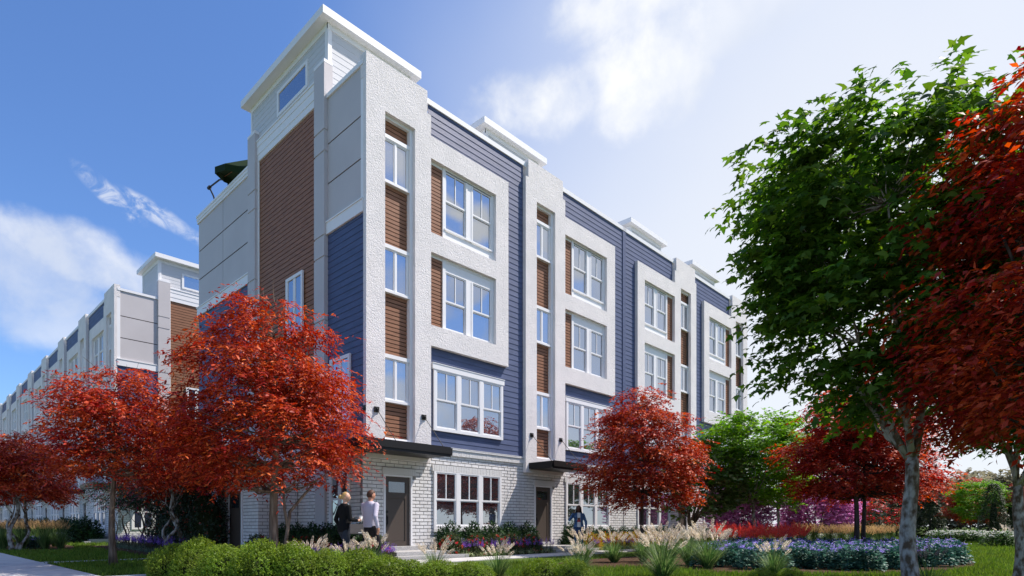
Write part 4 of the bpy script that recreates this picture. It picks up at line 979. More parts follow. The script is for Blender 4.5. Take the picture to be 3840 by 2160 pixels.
for i, px in enumerate((2144, 2212, 2252, 2292, 2341, 2382, 2424, 2460, 2492, 2525)):
    fsow(ds, kd, px, -.30, i * .9, (.9, .9, 1.05 if i == 0 else .85), f'dark glossy laurel between the second and third doors, {ordn[i]} of ten from the left', 'laurels along the facade'); kd += 1
for i, px in enumerate((2214, 2262, 2303, 2343, 2382, 2428, 2460, 2497, 2530, 2562)):
    fsow(ys, ky, px, -.80, i * 1.9, .92, f'yellow-red leaved shrub between the second and third doors, {ordn[i]} of ten from the left', 'yellow and red shrubs'); ky += 1
for i, px in enumerate((2238, 2275, 2330, 2355, 2380, 2450, 2490)):
    fsow(sv, ks, px, -1.25, i * 1.3, .9, f'violet-spiked salvia in front of the yellow shrubs, {ordn[i]} of seven from the left', 'salvias along the front walk'); ks += 1
for i, px in enumerate((2632, 2658, 2684, 2708, 2730)):
    fsow(ds, kd, px, -.4, i * .9, (1.0, .9, .85), f'dark glossy laurel past the third door, {ordn[i]} of five from the left', 'laurels along the facade'); kd += 1
for i, px in enumerate((2655, 2690, 2722, 2750)):
    fsow(ys, ky, px, -1.1, i * 1.9, .8, f'yellow leaved shrub past the third door, {ordn[i]} of four from the left', 'yellow and red shrubs'); ky += 1
# the same planting round the corner, below the end wall
for i, (x, y) in enumerate(((-.55, .5), (-.55, 1.35), (-.55, 2.2), (-.55, 3.05), (-.6, 3.8), (-.35, -.35))):
    place(ds, False, (x, y, .03), i, (1.05, 1.05, .95), f'dark glossy laurel against the shaded end wall, {ordn[i]} of six from the front corner' if i < 5 else 'dark glossy laurel at the very corner behind the walking man', 'laurels along the facade')
for i, (x, y) in enumerate(((-1.25, .2), (-1.25, 1.2), (-1.3, 2.2), (-1.9, 2.9), (-.35, -1.0))):
    place(rs, False, (x, y, .03), i * 1.4, 1.0, f'rose shrub with red blooms by the shaded end wall, {ordn[i]} of five counted backwards' if i < 4 else 'rose shrub with red blooms behind the walking couple', 'rose shrubs')
for i, (px, z) in enumerate(((1150, 14.2), (1185, 14.4), (1255, 14.6), (1300, 14.8), (1340, 15.0), (1440, 15.8), (1465, 15.9))):
    sow(sv, 1, px, z, i * 1.1, 1.0, f'violet-spiked salvia behind the walking couple, {ordn[i]} of seven from the left', 'salvias along the front walk')
# purple border and grasses on the left lawn
for i in range(22):
    t = (i // 2) / 10; x = -3.15 + 1.05 * t + (.45 if i % 2 else 0); y = 7.1 + 11.5 * t
    place(lp, i == 0, (x, y, .02), i * .8, 1.1, 'violet-spiked border plant with arching blades, massed under the thin-stemmed crape myrtles', 'purple border on the left lawn')
gg = fountain(241, 'x', nb=330, n=60, hh=.92, spread=.42, bl='brightblade', pm='gold', ln=.17, rad=.016, length=.72, wd=.012, name='feather_grass', bend=.5, br=34)
for i, (px, z) in enumerate(((12, 25.2), (82, 25.0), (168, 24.9), (228, 25.3), (45, 28), (105, 28.5), (140, 28), (172, 29), (205, 28.4), (30, 30), (70, 31))):
    sow(gg, i, px, z, i * 1.3, 1.18, f'golden-tipped feather grass at the far left, {ordn[i]} of its front row' if i < 4 else 'golden-tipped feather grass at the far left, one of the row behind', 'feather grasses on the left lawn')
def flower_mound(seed, rx, h, leaf_m, pet_m, n, nf, size, name, cat='flower', fl=.4):
    g = np.random.default_rng(seed); e = tag(empty(name), 'x', cat)
    b = MB(); P = rdir(g, n); P[:, 2] = np.abs(P[:, 2]); P = P * (.45 + .55 * g.random((n, 1)) ** .4) * np.array([rx, rx, h]); 
    b.arr(*scatter(OVAL[0], OVAL[1], P, P * np.array([1, 1, .15]) + rdir(g, n) * .15, np.array([0, 0, 1.0]) + rdir(g, n) * .45 + unit(P) * .35, size * (.7 + .6 * g.random(n)), size * 1.5)); b.build('leaves', leaf_m, e)
    a = g.random(nf) * 6.283; r = rx * g.random(nf) ** .5; c = np.stack([np.cos(a) * r, np.sin(a) * r, h * (.98 - .35 * (r / rx) ** 2) + .05 * g.random(nf)], 1); k = 14
    P = np.repeat(c, k, 0) + g.normal(size=(nf * k, 3)) * np.array([1, 1, .3]) * size * fl; b = MB()
    b.arr(*scatter(DIAM[0], DIAM[1], P, rdir(g, nf * k) * np.array([1, 1, .5]), np.array([0, 0, 1.0]) + rdir(g, nf * k) * .6, size * .42, size * .6)); b.build('flowers', pet_m, e)
    return e
ag = flower_mound(81, .34, .52, 'teal', 'lilac', 620, 9, .09, 'ageratum_plant')
g = np.random.default_rng(83); kk = 0
for row in range(11):
    z = 14.0 + row * .62
    for px in np.arange(2650 + row * 12, 3600 - row * 3, 2235 * .55 / z):
        zz = z + .30 * math.sin(px * .011) + .15 * g.normal() + (.9 if px < 2760 else 0) - (.5 if 2900 < px < 3350 else 0)
        if px > 3420 and row < 2: zz += .5
        x, y = at(px + g.normal() * 8, zz)
        place(ag, kk == 0, (x, y, .02), g.random() * 6, (1.0, 1.0, .92 + .16 * g.random()), 'teal-leaved bedding plant with lilac flower heads, massed in the round bed by the black trunks', 'lilac flower bed'); kk += 1
def spiky(seed, n, h, leaf_m, pm, name, ln, rad):
    return fountain(seed, 'x', nb=70, n=n, hh=h, spread=.45, bl=leaf_m, pm=pm, ln=ln, rad=rad, length=h * .8, wd=.02, name=name, bend=.4, br=60)
cs_ = spiky(91, 17, .55, 'celosia', 'celosia', 'celosia_plant', .26, .028)
kk = 0
for row in range(3):
    z = 20.8 + row * 1.0
    for px in np.arange(2690 + row * 10, 3035, 2235 * .42 / z):
        x, y = at(px + g.normal() * 5, z + .2 * g.normal()); place(cs_, kk == 0, (x, y, .02), g.random() * 6, 1.2 + .25 * g.random(), 'coral red plumed celosia in the strip behind the lilac flowers', 'coral flower strip'); kk += 1
kk = 0
for row in range(3):
    z = 23.0 + row * 1.1
    for px in np.arange(3010 + row * 4, 3345, 2235 * .50 / z):
        x, y = at(px + g.normal() * 5, z + .2 * g.normal()); place(gg, False, (x, y, .0), g.random() * 6, .92 + .12 * g.random(), 'tawny feather grass in the band behind the lilac bed and the twin black trunks', 'tawny grass band'); kk += 1
wh = flower_mound(95, .55, .75, 'midleaf', 'white', 380, 22, .15, 'hydrangea_shrub', 'shrub')
kk = 0
for i in range(9):
    sow(wh, kk, 3515 + i * 20, 34 + .5 * (i % 2), i, 1.0, f'white flowering hydrangea left of the arborvitae across the lawn, {ordn[i]} of nine from the left', 'white hydrangeas'); kk += 1
for i, (px, z) in enumerate(((3728, 28.5), (3758, 28.2), (3790, 28.8), (3815, 29.4))): sow(wh, kk, px, z, i, 1.0, f'white flowering hydrangea right of the arborvitae near the right edge, {ordn[i]} of four', 'white hydrangeas'); kk += 1
for i in range(7): sow(wh, kk, 3015 + i * 24, 27.5 + .6 * (i % 2), i, .85, f'white flowering hydrangea behind the tawny grass band, {ordn[i]} of seven from the left', 'white hydrangeas'); kk += 1
yl = flower_mound(99, .45, .42, 'midleaf', 'yellow', 240, 26, .07, 'marigold_plant'); kk = 0
for i in range(14): sow(yl, kk, 2770 + i * 24, 32 + .8 * (i % 2), i, 1.0, 'yellow marigold clump in the far strip under the magenta trees', 'yellow flower strip'); kk += 1
for i, (px, z) in enumerate(((15, 26.2), (40, 26.5), (62, 26), (30, 27))): sow(yl, kk, px, z, i, .9, f'yellow marigold clump among the golden grasses at the far left, {ordn[i]} of four', 'yellow marigolds at left'); kk += 1
for i, (px, z) in enumerate(((108, 26.5), (128, 26.2), (150, 26.7), (118, 27.5))): sow(ag, 1, px, z, i, .95, f'lilac flowered bedding plant among the golden grasses at the far left, {ordn[i]} of four', 'lilac flowers at left')
# planting in front of the farther row
for i in range(10):
    place(ds, False, (-1.75 - .15 * (i % 2), 26.6 + i * 3.1 + (1.5 if i > 2 else 0), .03), i, (1.9, 1.9, 1.35), f'broad dark shrub below the farther row, {ordn[i]} along it from the near end', 'laurels along the facade')
pw = tag(empty('brick_planter', (-1.6, 27.2, 0)), 'low white brick planter beside the steps of the farther row', 'planter')
q = MB(); q.box(-1.0, .9, 0, 3.6, 0, .52); q.build('planter_wall', 'mortar', pw); bq = brick_mesh([(-1.02, .92, .02, .45)], [], -.03); bq.build('brick_face', 'brick', pw); q = MB(); q.box(-1.06, .96, -.06, 3.66, .521, .60); q.build('planter_cap', 'concrete', pw)
# ------------------------------------------------------------------ people
def mesh_arr(me): return [tuple(v.co) for v in me.vertices], [tuple(p.vertices) for p in me.polygons]
def ball(c, r, nu=14, nv=9, fn=None):
    V, F = [], []
    for j in range(nv + 1):
        for i in range(nu):
            a, b = 2 * math.pi * i / nu, math.pi * (j / nv - .5); p = [math.cos(a) * math.cos(b), math.sin(a) * math.cos(b), math.sin(b)]
            if fn: p = fn(p)
            V.append((c[0] + p[0]*r[0], c[1] + p[1]*r[1], c[2] + p[2]*r[2]))
    for j in range(nv):
        for i in range(nu): F.append((j*nu + i, j*nu + (i+1) % nu, (j+1)*nu + (i+1) % nu, (j+1)*nu + i))
    return V, F
def head_shape(p):
    x, y, z = p
    if z < 0: x *= 1 + .22 * z if x > 0 else 1 + .35 * z; y *= 1 + .38 * z            # jaw
    f = max(0, x)
    if abs(y) < .26: x += .22 * f * max(0, 1 - abs(z + .12) / .26) * (1 - abs(y) / .26)   # nose
    x -= .06 * f * max(0, 1 - abs(z - .10) / .16) * max(0, 1 - abs(abs(y) - .38) / .2)     # eye hollows
    x += .05 * f * max(0, 1 - abs(z + .48) / .12) * max(0, 1 - abs(y) / .35)               # lips
    return (x, y, z)
def hand(J, E, side, wrist, d, palm_n, thumb_d, curl=.5, tag_='r', s=1.0):
    """palm and five fingers rooted at the wrist: d = hand direction, palm_n = palm normal"""
    d = Vector(d).normalized(); n = Vector(palm_n); n = (n - d * n.dot(d)).normalized(); w = d.cross(n); t = Vector(thumb_d); 
    if w.dot(t) < 0: w = -w
    W = Vector(wrist); P = W + d * .05 * s; J['palm' + tag_] = (tuple(P), (.036 * s, .022 * s)); E.append((wrist_name[tag_], 'palm' + tag_))
    for k, (off, ln) in enumerate(((.028, .070), (.010, .080), (-.010, .074), (-.027, .058))):
        a = W + d * .088 * s + w * off * s; u = d
        J[f'k{tag_}{k}'] = (tuple(a), .0115 * s); E.append(('palm' + tag_, f'k{tag_}{k}')); prev = f'k{tag_}{k}'; c = curl * (.8 + .12 * k)
        for q in range(2):
            u = (u * math.cos(c) + n * math.sin(c)); a = a + u * ln * .5 * s; J[f'f{tag_}{k}{q}'] = (tuple(a), .0095 * s - .001 * q); E.append((prev, f'f{tag_}{k}{q}')); prev = f'f{tag_}{k}{q}'
    a = W + d * .035 * s + w * .036 * s; J['t0' + tag_] = (tuple(a), .0125 * s); E.append(('palm' + tag_, 't0' + tag_))
    a = a + (d * .7 + w * .5 + n * .45).normalized() * .042 * s; J['t1' + tag_] = (tuple(a), .010 * s); E.append(('t0' + tag_, 't1' + tag_))
wrist_name = {'r': 'wr_r', 'l': 'wr_l'}
def volume_mesh(name, parts, voxel, smooth=4):
    """fuse closed overlapping pieces into one continuous skin"""
    mb = MB()
    for V, F in parts: mb.poly(V, F)
    me = mb.mesh(name); o = bpy.data.objects.new(name, me); COL.objects.link(o)
    m = o.modifiers.new('fuse', 'REMESH'); m.mode = 'VOXEL'; m.voxel_size = voxel
    q = o.modifiers.new('soft', 'SMOOTH'); q.iterations = smooth; q.factor = .5
    dg = bpy.context.evaluated_depsgraph_get(); dg.update()
    out_ = bpy.data.meshes.new_from_object(o.evaluated_get(dg)); bpy.data.objects.remove(o); bpy.data.meshes.remove(me); out_.name = name
    out_.polygons.foreach_set('use_smooth', [True] * len(out_.polygons)); return out_
def capsule(p, r, q, t, n=10):
    P, Q = Vector(p), Vector(q); d = (Q - P); Ln = d.length or 1e-6; d = d / Ln
    pts, rr = [], []
    for k in range(5): a = math.pi / 2 * (1 - k / 4); pts.append(P - d * r * math.sin(a)); rr.append(max(.0006, r * math.cos(a)))
    for k in range(5): a = math.pi / 2 * (k / 4); pts.append(Q + d * t * math.sin(a)); rr.append(max(.0006, t * math.cos(a)))
    m = MB(); m.tube(pts, rr, n); return m.v, m.f
def loft(rings, n=18):
    V, F = [], []
    for z, rx, ry, cx in rings:
        for i in range(n):
            a = 2 * math.pi * i / n; V.append((cx + rx * math.cos(a), ry * math.sin(a), z))
    for j in range(len(rings) - 1):
        for i in range(n): F.append((j*n + i, j*n + (i+1) % n, (j+1)*n + (i+1) % n, (j+1)*n + i))
    F.append(tuple(range(n))[::-1]); F.append(tuple((len(rings) - 1) * n + i for i in range(n))); return V, F
def torso(fem, g, lo, hi):
    T = [(.80, .095, .140, -.005), (.90, .118, .172, -.015), (.98, .112, .165, -.012), (1.06, .098, .138, 0), (1.13, .094, .126, .005), (1.22, .108, .142, .012), (1.30, .116, .158, .012), (1.37, .104, .168, 0), (1.43, .076, .140, -.005), (1.475, .056, .072, -.006), (1.50, .05, .052, -.004)] if fem else \
        [(.80, .100, .140, -.005), (.90, .115, .165, -.012), (.98, .112, .160, -.008), (1.08, .110, .155, .005), (1.18, .116, .165, .008), (1.28, .124, .182, .006), (1.36, .116, .196, 0), (1.425, .088, .172, -.005), (1.47, .064, .090, -.008), (1.50, .056, .06, -.005)]
    zs = sorted(set([lo, hi] + [t[0] for t in T if lo < t[0] < hi])); A = np.array(T)
    return loft([(z, np.interp(z, A[:, 0], A[:, 1]) + g, np.interp(z, A[:, 0], A[:, 2]) + g, np.interp(z, A[:, 0], A[:, 3])) for z in zs])
def person(name, label, H, pose, skin, top, legs, hair, hairfn, shoe, head_yaw=0.0, fem=False, loc=(0, 0, 0), rz=0.0, extra=None, sleeves=1.0, coat=0.0, jacket=None):
    k = H / 1.72; e = tag(empty(name, loc, rz, k), label, 'person'); J, E = {}, []
    sw = .165 if fem else .192
    for s, y in (('l', 1), ('r', -1)):
        J['sh_' + s] = ((-.005, y * sw, 1.395), .050 if fem else .060); J['el_' + s] = (pose['el_' + s], .036 if fem else .043); J['wr_' + s] = (pose['wr_' + s], .024 if fem else .028)
        J['hip_' + s] = ((-.01, y * .085, .90), .092); J['kn_' + s] = (pose['kn_' + s], .058)
        J['cf_' + s] = (tuple(np.array(pose['kn_' + s]) * .68 + np.array(pose['an_' + s]) * .32 + np.array((-.012, 0, 0))), .055); J['an_' + s] = (pose['an_' + s], .038)
        a = pose['an_' + s]; J['toe_' + s] = (pose.get('toe_' + s, (a[0] + .15, a[1], max(.03, a[2] - .055))), .034)
        E += [('sh_' + s, 'el_' + s), ('el_' + s, 'wr_' + s), ('hip_' + s, 'kn_' + s), ('kn_' + s, 'cf_' + s), ('cf_' + s, 'an_' + s), ('an_' + s, 'toe_' + s)]
    JB, EB = dict(J), list(E)
    for s in 'lr':
        h = pose['hand_' + s]; hand(JB, EB, s, pose['wr_' + s], h[0], h[1], h[2], h[3], s)
    sc1 = lambda r: r if not hasattr(r, '__len__') else r[0] * .8
    cap = lambda a, b, g=0.0: capsule(JB[a][0], sc1(JB[a][1]) + g, JB[b][0], sc1(JB[b][1]) + g)
    parts = [torso(fem, -.012, .84, 1.49), capsule((-.004, 0, 1.42), .052, (.022, 0, 1.56), .050)] + [cap(a, b) for a, b in EB]
    me = volume_mesh(name + '_body', parts, .0065, 3); V, F = mesh_arr(me); bpy.data.meshes.remove(me)
    cy, sy_ = math.cos(head_yaw), math.sin(head_yaw); hc = (.035, 0, 1.615)
    def turn(p): x, y = p[0] - hc[0], p[1]; return (hc[0] + x * cy - y * sy_, x * sy_ + y * cy, p[2])
    b = MB(); b.poly(V, F)
    HV, HF = ball(hc, (.098, .076, .122), 24, 18, head_shape); b.poly([turn(p) for p in HV], HF)
    for y in (1, -1):
        EV, EF = ball((.02, y * .079, 1.605), (.018, .010, .030), 8, 6); b.poly([turn(p) for p in EV], EF)
    b.build('body', skin, e, True)
    def sleeve(s, g):
        a, c = np.array(pose['el_' + s]), np.array(pose['wr_' + s]); q = a + (c - a) * (.93 * sleeves); r = J['el_' + s][1] * (1 - .93 * sleeves) + J['wr_' + s][1] * .93 * sleeves
        return [capsule(J['sh_' + s][0], J['sh_' + s][1] + g - .004, tuple(a), J['el_' + s][1] + g), capsule(tuple(a), J['el_' + s][1] + g, tuple(q), r + g)]
    tp = [torso(fem, .016, .90 - coat, 1.485)]
    for s in 'lr': tp += sleeve(s, .013)
    if jacket:
        link('tee_shirt', volume_mesh('tee', [torso(fem, .012, .93, 1.47)], .011), 'tee', e)
        V, F = mesh_arr(e.children[-1].data)
        for nm, m_, z0, z1, hw in (('shirt_print', 'print', 1.13, 1.20, .055), ('shirt_print', 'print2', 1.205, 1.285, .045)):
            q = MB(); sel = [f for f in F if all(V[i][0] > .05 for i in f) and z0 < sum(V[i][2] for i in f) / len(f) < z1 and abs(sum(V[i][1] for i in f) / len(f)) < hw]; q.poly([(v[0] + .0035, v[1], v[2]) for v in V], sel); q.build(nm, m_, e)
        tp[0] = torso(fem, .030, .93, 1.47)
        me = volume_mesh('top', tp, .011); V, F = mesh_arr(me); bpy.data.meshes.remove(me)
        q = MB(); q.poly(V, [f for f in F if not (sum(V[i][0] for i in f) / len(f) > .03 and abs(sum(V[i][1] for i in f) / len(f)) < .060 + .03 * (1.3 - sum(V[i][2] for i in f) / len(f)))]); q.build('jacket', top, e, True)
    else: link('top', volume_mesh('top', tp, .011), top, e)
    lp_ = [torso(fem, .011, .82, 1.03)]
    for s in 'lr':
        for a, b_ in (('hip_', 'kn_'), ('kn_', 'cf_'), ('cf_', 'an_')): lp_.append(capsule(J[a + s][0], J[a + s][1] + .012, J[b_ + s][0], J[b_ + s][1] + .014))
    link('trousers', volume_mesh('trousers', lp_, .011), legs, e)
    for s in 'lr':
        a = np.array(J['an_' + s][0]); t = np.array(J['toe_' + s][0]); m = a * .35 + t * .65; d = t - a; d[2] = 0; d = d / max(1e-6, np.linalg.norm(d))
        SV, SF = ball((0, 0, 0), (.135, .048, .048), 12, 8, lambda p: (p[0], p[1], max(p[2], -.55)))
        b = MB(); b.poly([(m[0] + v[0] * d[0] - v[1] * d[1] - .02 * d[0], m[1] + v[0] * d[1] + v[1] * d[0], max(.004, m[2] + v[2] - .008)) for v in SV], SF); b.build('shoe', shoe, e, True)
    hb_ = MB()
    V, F = ball(hc, (.108, .086, .132), 24, 18, lambda p: head_shape(p))
    V2, F2 = [], []
    kept = [f for f in F if all(hairfn((V[i][0] - hc[0]) / .108, (V[i][1]) / .086, (V[i][2] - hc[2]) / .132) for i in f)]
    hb_.poly([turn(p) for p in V], kept)
    if extra: extra(e, hb_, turn, hc)
    hb_.build('hair', hair, e, True)
    # eyes and mouth
    eb = MB()
    for y in (.031, -.031):
        EV, EF = ball((hc[0] + .083, y, hc[2] + .014), (.012, .014, .008), 8, 6); eb.poly([turn(p) for p in EV], EF)
    eb.build('eyes', 'eye', e, True)
    MV, MF = ball((hc[0] + .080, 0, hc[2] - .058), (.012, .024, .007), 8, 6); mb_ = MB(); mb_.poly([turn(p) for p in MV], MF); mb_.build('lips', 'lip', e, True)
    return e
MT['skin_fair'] = mat('fair_skin', (.62, .36, .25), .5, .35); MT['skin_tan'] = mat('tanned_skin', (.52, .26, .17), .5, .35); MT['skin_dark'] = mat('dark_skin', (.11, .045, .028), .45, .4)
MT['eye'] = mat('eye_dark', (.02, .015, .012), .2, .5); MT['lip'] = mat('lip', (.35, .09, .08), .5, .3)
MT['blackknit'] = mat('black_knit', (.010, .010, .011), .9, .1); add_bump(MT['blackknit'], 60, .4, .01, 3)
MT['denim_dark'] = mat('dark_denim', (.020, .026, .038), .85, .15); add_var(MT['denim_dark'], 9, (.014, .018, .028), (.032, .040, .056))
MT['denim_black'] = mat('black_denim', (.012, .011, .014), .85, .15); add_var(MT['denim_black'], 9, (.009, .008, .011), (.024, .022, .028))
MT['denim_blue'] = mat('blue_denim', (.035, .065, .15), .85, .15); add_var(MT['denim_blue'], 10, (.022, .042, .10), (.06, .105, .21))
MT['denim_jacket'] = mat('denim_jacket', (.06, .13, .28), .85, .15); add_var(MT['denim_jacket'], 12, (.04, .09, .20), (.10, .19, .36))
MT['blond'] = mat('blond_hair', (.50, .32, .12), .5, .35); add_bump(MT['blond'], 60, .5, .01, 3, stretch=(1, 1, .1)); MT['brownhair'] = mat('brown_hair', (.075, .032, .018), .6, .3); MT['blackhair'] = mat('black_braids', (.012, .009, .008), .5, .35); add_bump(MT['blackhair'], 90, .6, .01, 2)
MT['tee'] = mat('white_tee', (.72, .71, .70), .8, .15); MT['shoe'] = mat('dark_shoe', (.02, .018, .016), .5, .4); MT['cup'] = mat('paper_cup', (.75, .74, .70), .6, .3); MT['bag'] = mat('grey_leather', (.075, .066, .066), .5, .4)
MT['print'] = mat('red_print', (.45, .03, .03), .7, .2); MT['print2'] = mat('brown_print', (.16, .07, .05), .7, .2); MT['tan'] = mat('tan_shirt', (.22, .16, .11), .8, .15); MT['collar'] = mat('pale_collar', (.60, .66, .68), .8, .2)
def checked():
    m = mat('checked_shirt', (.6, .58, .62), .8, .15); t, nn_, b = MN(m)
    tcn = nn_('ShaderNodeTexCoord'); w1 = nn_('ShaderNodeTexWave', bands_direction='Z'); w2 = nn_('ShaderNodeTexWave', bands_direction='Y'); w3 = nn_('ShaderNodeTexWave', bands_direction='X')
    mx = None
    for w_ in (w1, w2, w3):
        w_.inputs['Scale'].default_value = 24; t.links.new(tcn.outputs['Object'], w_.inputs[0])
    q = nn_('ShaderNodeMath', operation='MULTIPLY'); t.links.new(w1.outputs['Fac'], q.inputs[0]); t.links.new(w2.outputs['Fac'], q.inputs[1])
    r = nn_('ShaderNodeValToRGB'); r.color_ramp.elements[0].color = (.36, .33, .46, 1); r.color_ramp.elements[1].color = (.72, .69, .72, 1); r.color_ramp.elements[0].position = .05; r.color_ramp.elements[1].position = .4
    t.links.new(q.outputs[0], r.inputs[0]); t.links.new(r.outputs[0], b.inputs['Base Color']); return m
MT['check'] = checked()
# the couple walking along the front of the row
def bun(e, hb_, turn, hc):
    V, F = ball((hc[0] - .118, 0, hc[2] + .015), (.046, .050, .050), 12, 9); hb_.poly([turn(p) for p in V], F)
    V, F = ball((hc[0] - .01, 0, hc[2] - .155), (.075, .075, .030), 16, 6); q = MB(); q.poly(V, F); q.build('collar', 'collar', e, True)
wx, wy = at(1292, 13.3)
pw1 = person('person', 'blonde woman in black top and jeans walking past the corner, hair in a bun', 1.71,
    dict(el_l=(-.06, .25, 1.12), wr_l=(.08, .24, .90), el_r=(-.02, -.24, 1.12), wr_r=(.22, -.20, 1.10), hand_l=((.2, 0, -1), (0, -1, 0), (1, 0, 0), .4), hand_r=((.95, .15, .1), (.1, 1, .1), (0, .2, 1), .75),
         kn_l=(.16, .08, .52), an_l=(.20, .08, .10), kn_r=(-.03, -.08, .49), an_r=(-.30, -.08, .17), toe_r=(-.20, -.08, .04)),
    'skin_fair', 'blackknit', 'denim_dark', 'blond', lambda x, y, z: (x < .25 and z > -.25) and (x + z * .55 > -2) and (x < .05 or z > .45) and not (x > .0 and z < .30), 'shoe', -.75, True, (wx, wy, .026), R(4), bun, .86, .07)
mx_, my_ = at(1388, 13.9)
pm = person('person', 'brown haired man in pale checked shirt and dark jeans walking ahead of the blonde woman', 1.79,
    dict(el_l=(.12, .30, 1.14), wr_l=(.25, .33, .93), el_r=(-.14, -.29, 1.14), wr_r=(-.10, -.33, .90), hand_l=((.3, .1, -1), (0, -1, 0), (1, 0, 0), .35), hand_r=((.15, -.05, -1), (0, 1, 0), (1, 0, 0), .35),
         kn_l=(-.04, .10, .49), an_l=(-.30, .10, .16), toe_l=(-.20, .10, .04), kn_r=(.16, -.10, .51), an_r=(.20, -.10, .09)),
    'skin_tan', 'check', 'denim_black', 'brownhair', lambda x, y, z: (x < -.12 and z > -.45) or (z > .38 and x < .75) or (z > .05 and x < .18), 'shoe', -.25, False, (mx_, my_, .026), R(12), None)
# held things
def local(o, p): k = o.scale[0]; c, s = math.cos(o.rotation_euler[2]), math.sin(o.rotation_euler[2]); return (o.location[0] + k * (p[0] * c - p[1] * s), o.location[1] + k * (p[0] * s + p[1] * c), o.location[2] + k * p[2])
cup = tag(empty('paper_cup', local(pw1, (.315, -.165, 1.07))), "white paper cup in the blonde woman's raised hand", 'cup')
q = MB(); q.tube([(0, 0, 0), (0, 0, .115)], [.030, .040], 16); q.build('cup_body', 'cup', cup, True); q = MB(); q.tube([(0, 0, .1155), (0, 0, .125), (0, 0, .132)], [.043, .043, .036], 16); q.build('lid', 'trim', cup, True)
bag = tag(empty('handbag', local(pw1, (.10, -.30, .80)), R(-8)), "grey leather handbag hanging from the blonde woman's forearm", 'handbag')
q = MB(); q.poly([(-.17, -.05, 0), (.17, -.05, .0), (.17, .05, 0), (-.17, .05, 0), (-.15, -.02, .22), (.15, -.02, .22), (.15, .02, .22), (-.15, .02, .22)], [(0, 3, 2, 1), (4, 5, 6, 7), (0, 1, 5, 4), (1, 2, 6, 5), (2, 3, 7, 6), (3, 0, 4, 7)]); q.box(-.168, .168, -.058, -.05, .0, .03)
q.build('bag_body', 'bag', bag); q = MB(); q.tube([(-.13, 0, .22), (-.10, .02, .33), (0, .06, .40), (.10, .02, .33), (.13, 0, .22)], .007, 6); q.build('strap', 'bag', bag); q = MB(); q.box(.02, .10, -.062, -.0585, .02, .035); q.build('clasp', 'trim', bag)
# woman by the second door
ux, uy = onY(2170, -2.02), -2.02
def braids(e, hb_, turn, hc):
    g = np.random.default_rng(3)
    for k in range(26):
        a = math.pi * (.42 + 1.16 * k / 25); p0 = (hc[0] + .09 * math.cos(a), .082 * math.sin(a), hc[2] + .03 + .05 * g.random()); dx = -.03 + .04 * g.random(); 
        sd = .5 * (1 if p0[1] > 0 else -1) * .06
        pts = [p0, (p0[0] * 1.0 - .015, p0[1] * 1.25, hc[2] - .10), (p0[0] + dx - .05, p0[1] * 1.4 + sd, hc[2] - .24 + .03 * g.random()), (p0[0] + dx - .05, p0[1] * 1.35 + sd * 1.5, hc[2] - .40 + .08 * g.random())]
        hb_.tube([turn(p) for p in pts], [.012, .011, .010, .005], 5)
pu = person('person', 'dark-skinned woman with long braids and denim jacket facing us before the second door', 1.70,
    dict(el_l=(.0, .27, 1.12), wr_l=(.06, .26, .88), el_r=(.10, -.34, 1.20), wr_r=(.12, -.20, 1.46), hand_l=((.1, 0, -1), (0, -1, 0), (1, 0, 0), .4), hand_r=((-.15, .45, 1), (.2, .9, -.2), (1, 0, .2), .45),
         kn_l=(.03, .10, .50), an_l=(.0, .11, .09), kn_r=(.05, -.10, .50), an_r=(.02, -.12, .09)),
    'skin_dark', 'denim_jacket', 'denim_blue', 'blackhair', lambda x, y, z: (x < -.05 and z > -.6) or z > .52 or (x < .30 and z > .05), 'shoe', .0, True, (ux, uy, .026), math.atan2(CAMP[1] - uy, CAMP[0] - ux) + R(4), braids, .95, -.04, True)
fx, fy = at(70, 40)
person('person', 'distant man in tan shirt and jeans seen from behind at the far left', 1.75,
    dict(el_l=(.0, .32, 1.16), wr_l=(.12, .30, .96), el_r=(-.02, -.33, 1.16), wr_r=(.10, -.28, .98), hand_l=((.4, 0, -1), (0, -1, 0), (1, 0, 0), .4), hand_r=((.4, 0, -1), (0, 1, 0), (1, 0, 0), .4),
         kn_l=(.10, .10, .50), an_l=(.12, .10, .09), kn_r=(-.04, -.10, .49), an_r=(-.22, -.10, .14)),
    'skin_tan', 'tan', 'denim_blue', 'brownhair', lambda x, y, z: (x < -.12 and z > -.45) or (z > .38 and x < .75) or (z > .05 and x < .18), 'shoe', .0, False, (fx, fy, .03), R(75))
# ------------------------------------------------------------------ ground
def sheet(name, pts, z, m, kind='structure'): return tag(MB().poly([(x, y, z) for x, y in pts]).build(name, m), kind=kind)
sheet('ground', [(-400, -120), (600, -120), (600, 600), (-400, 600)], 0, 'lawn')
b = MB()
y = -20.0
while y < 110: b.box(-14, -6.86, y, y + 2.99, -.1, .03); y += 3.0
tag(b.build('sidewalk', 'concrete'), kind='structure')
b = MB(); x = -6.855
while x < -1.6: b.box(x, min(x + 1.49, -1.6), 4.62, 5.22, -.1, .022); x += 1.5
tag(b.build('garden_path', 'concrete'), kind='structure')
b = MB(); x = -6.85
while x < 30: b.box(x, x + 1.792, -2.72 if x > -.6 else -4.0, -1.48, -.1, .026); x += 1.8
tag(b.build('front_walk', 'concrete'), kind='structure')
def blob(pts, n=5, seed=0):
    """smooth closed outline through control points"""
    P = [np.array(p, float) for p in pts]; out_ = []; k = len(P)
    for i in range(k):
        a, b_, c, d = P[i-1], P[i], P[(i+1) % k], P[(i+2) % k]
        for t in np.linspace(0, 1, n, endpoint=False):
            out_.append(tuple(.5 * ((2*b_) + (c - a)*t + (2*a - 5*b_ + 4*c - d)*t*t + (3*b_ - a - 3*c + d)*t**3)))
    return out_
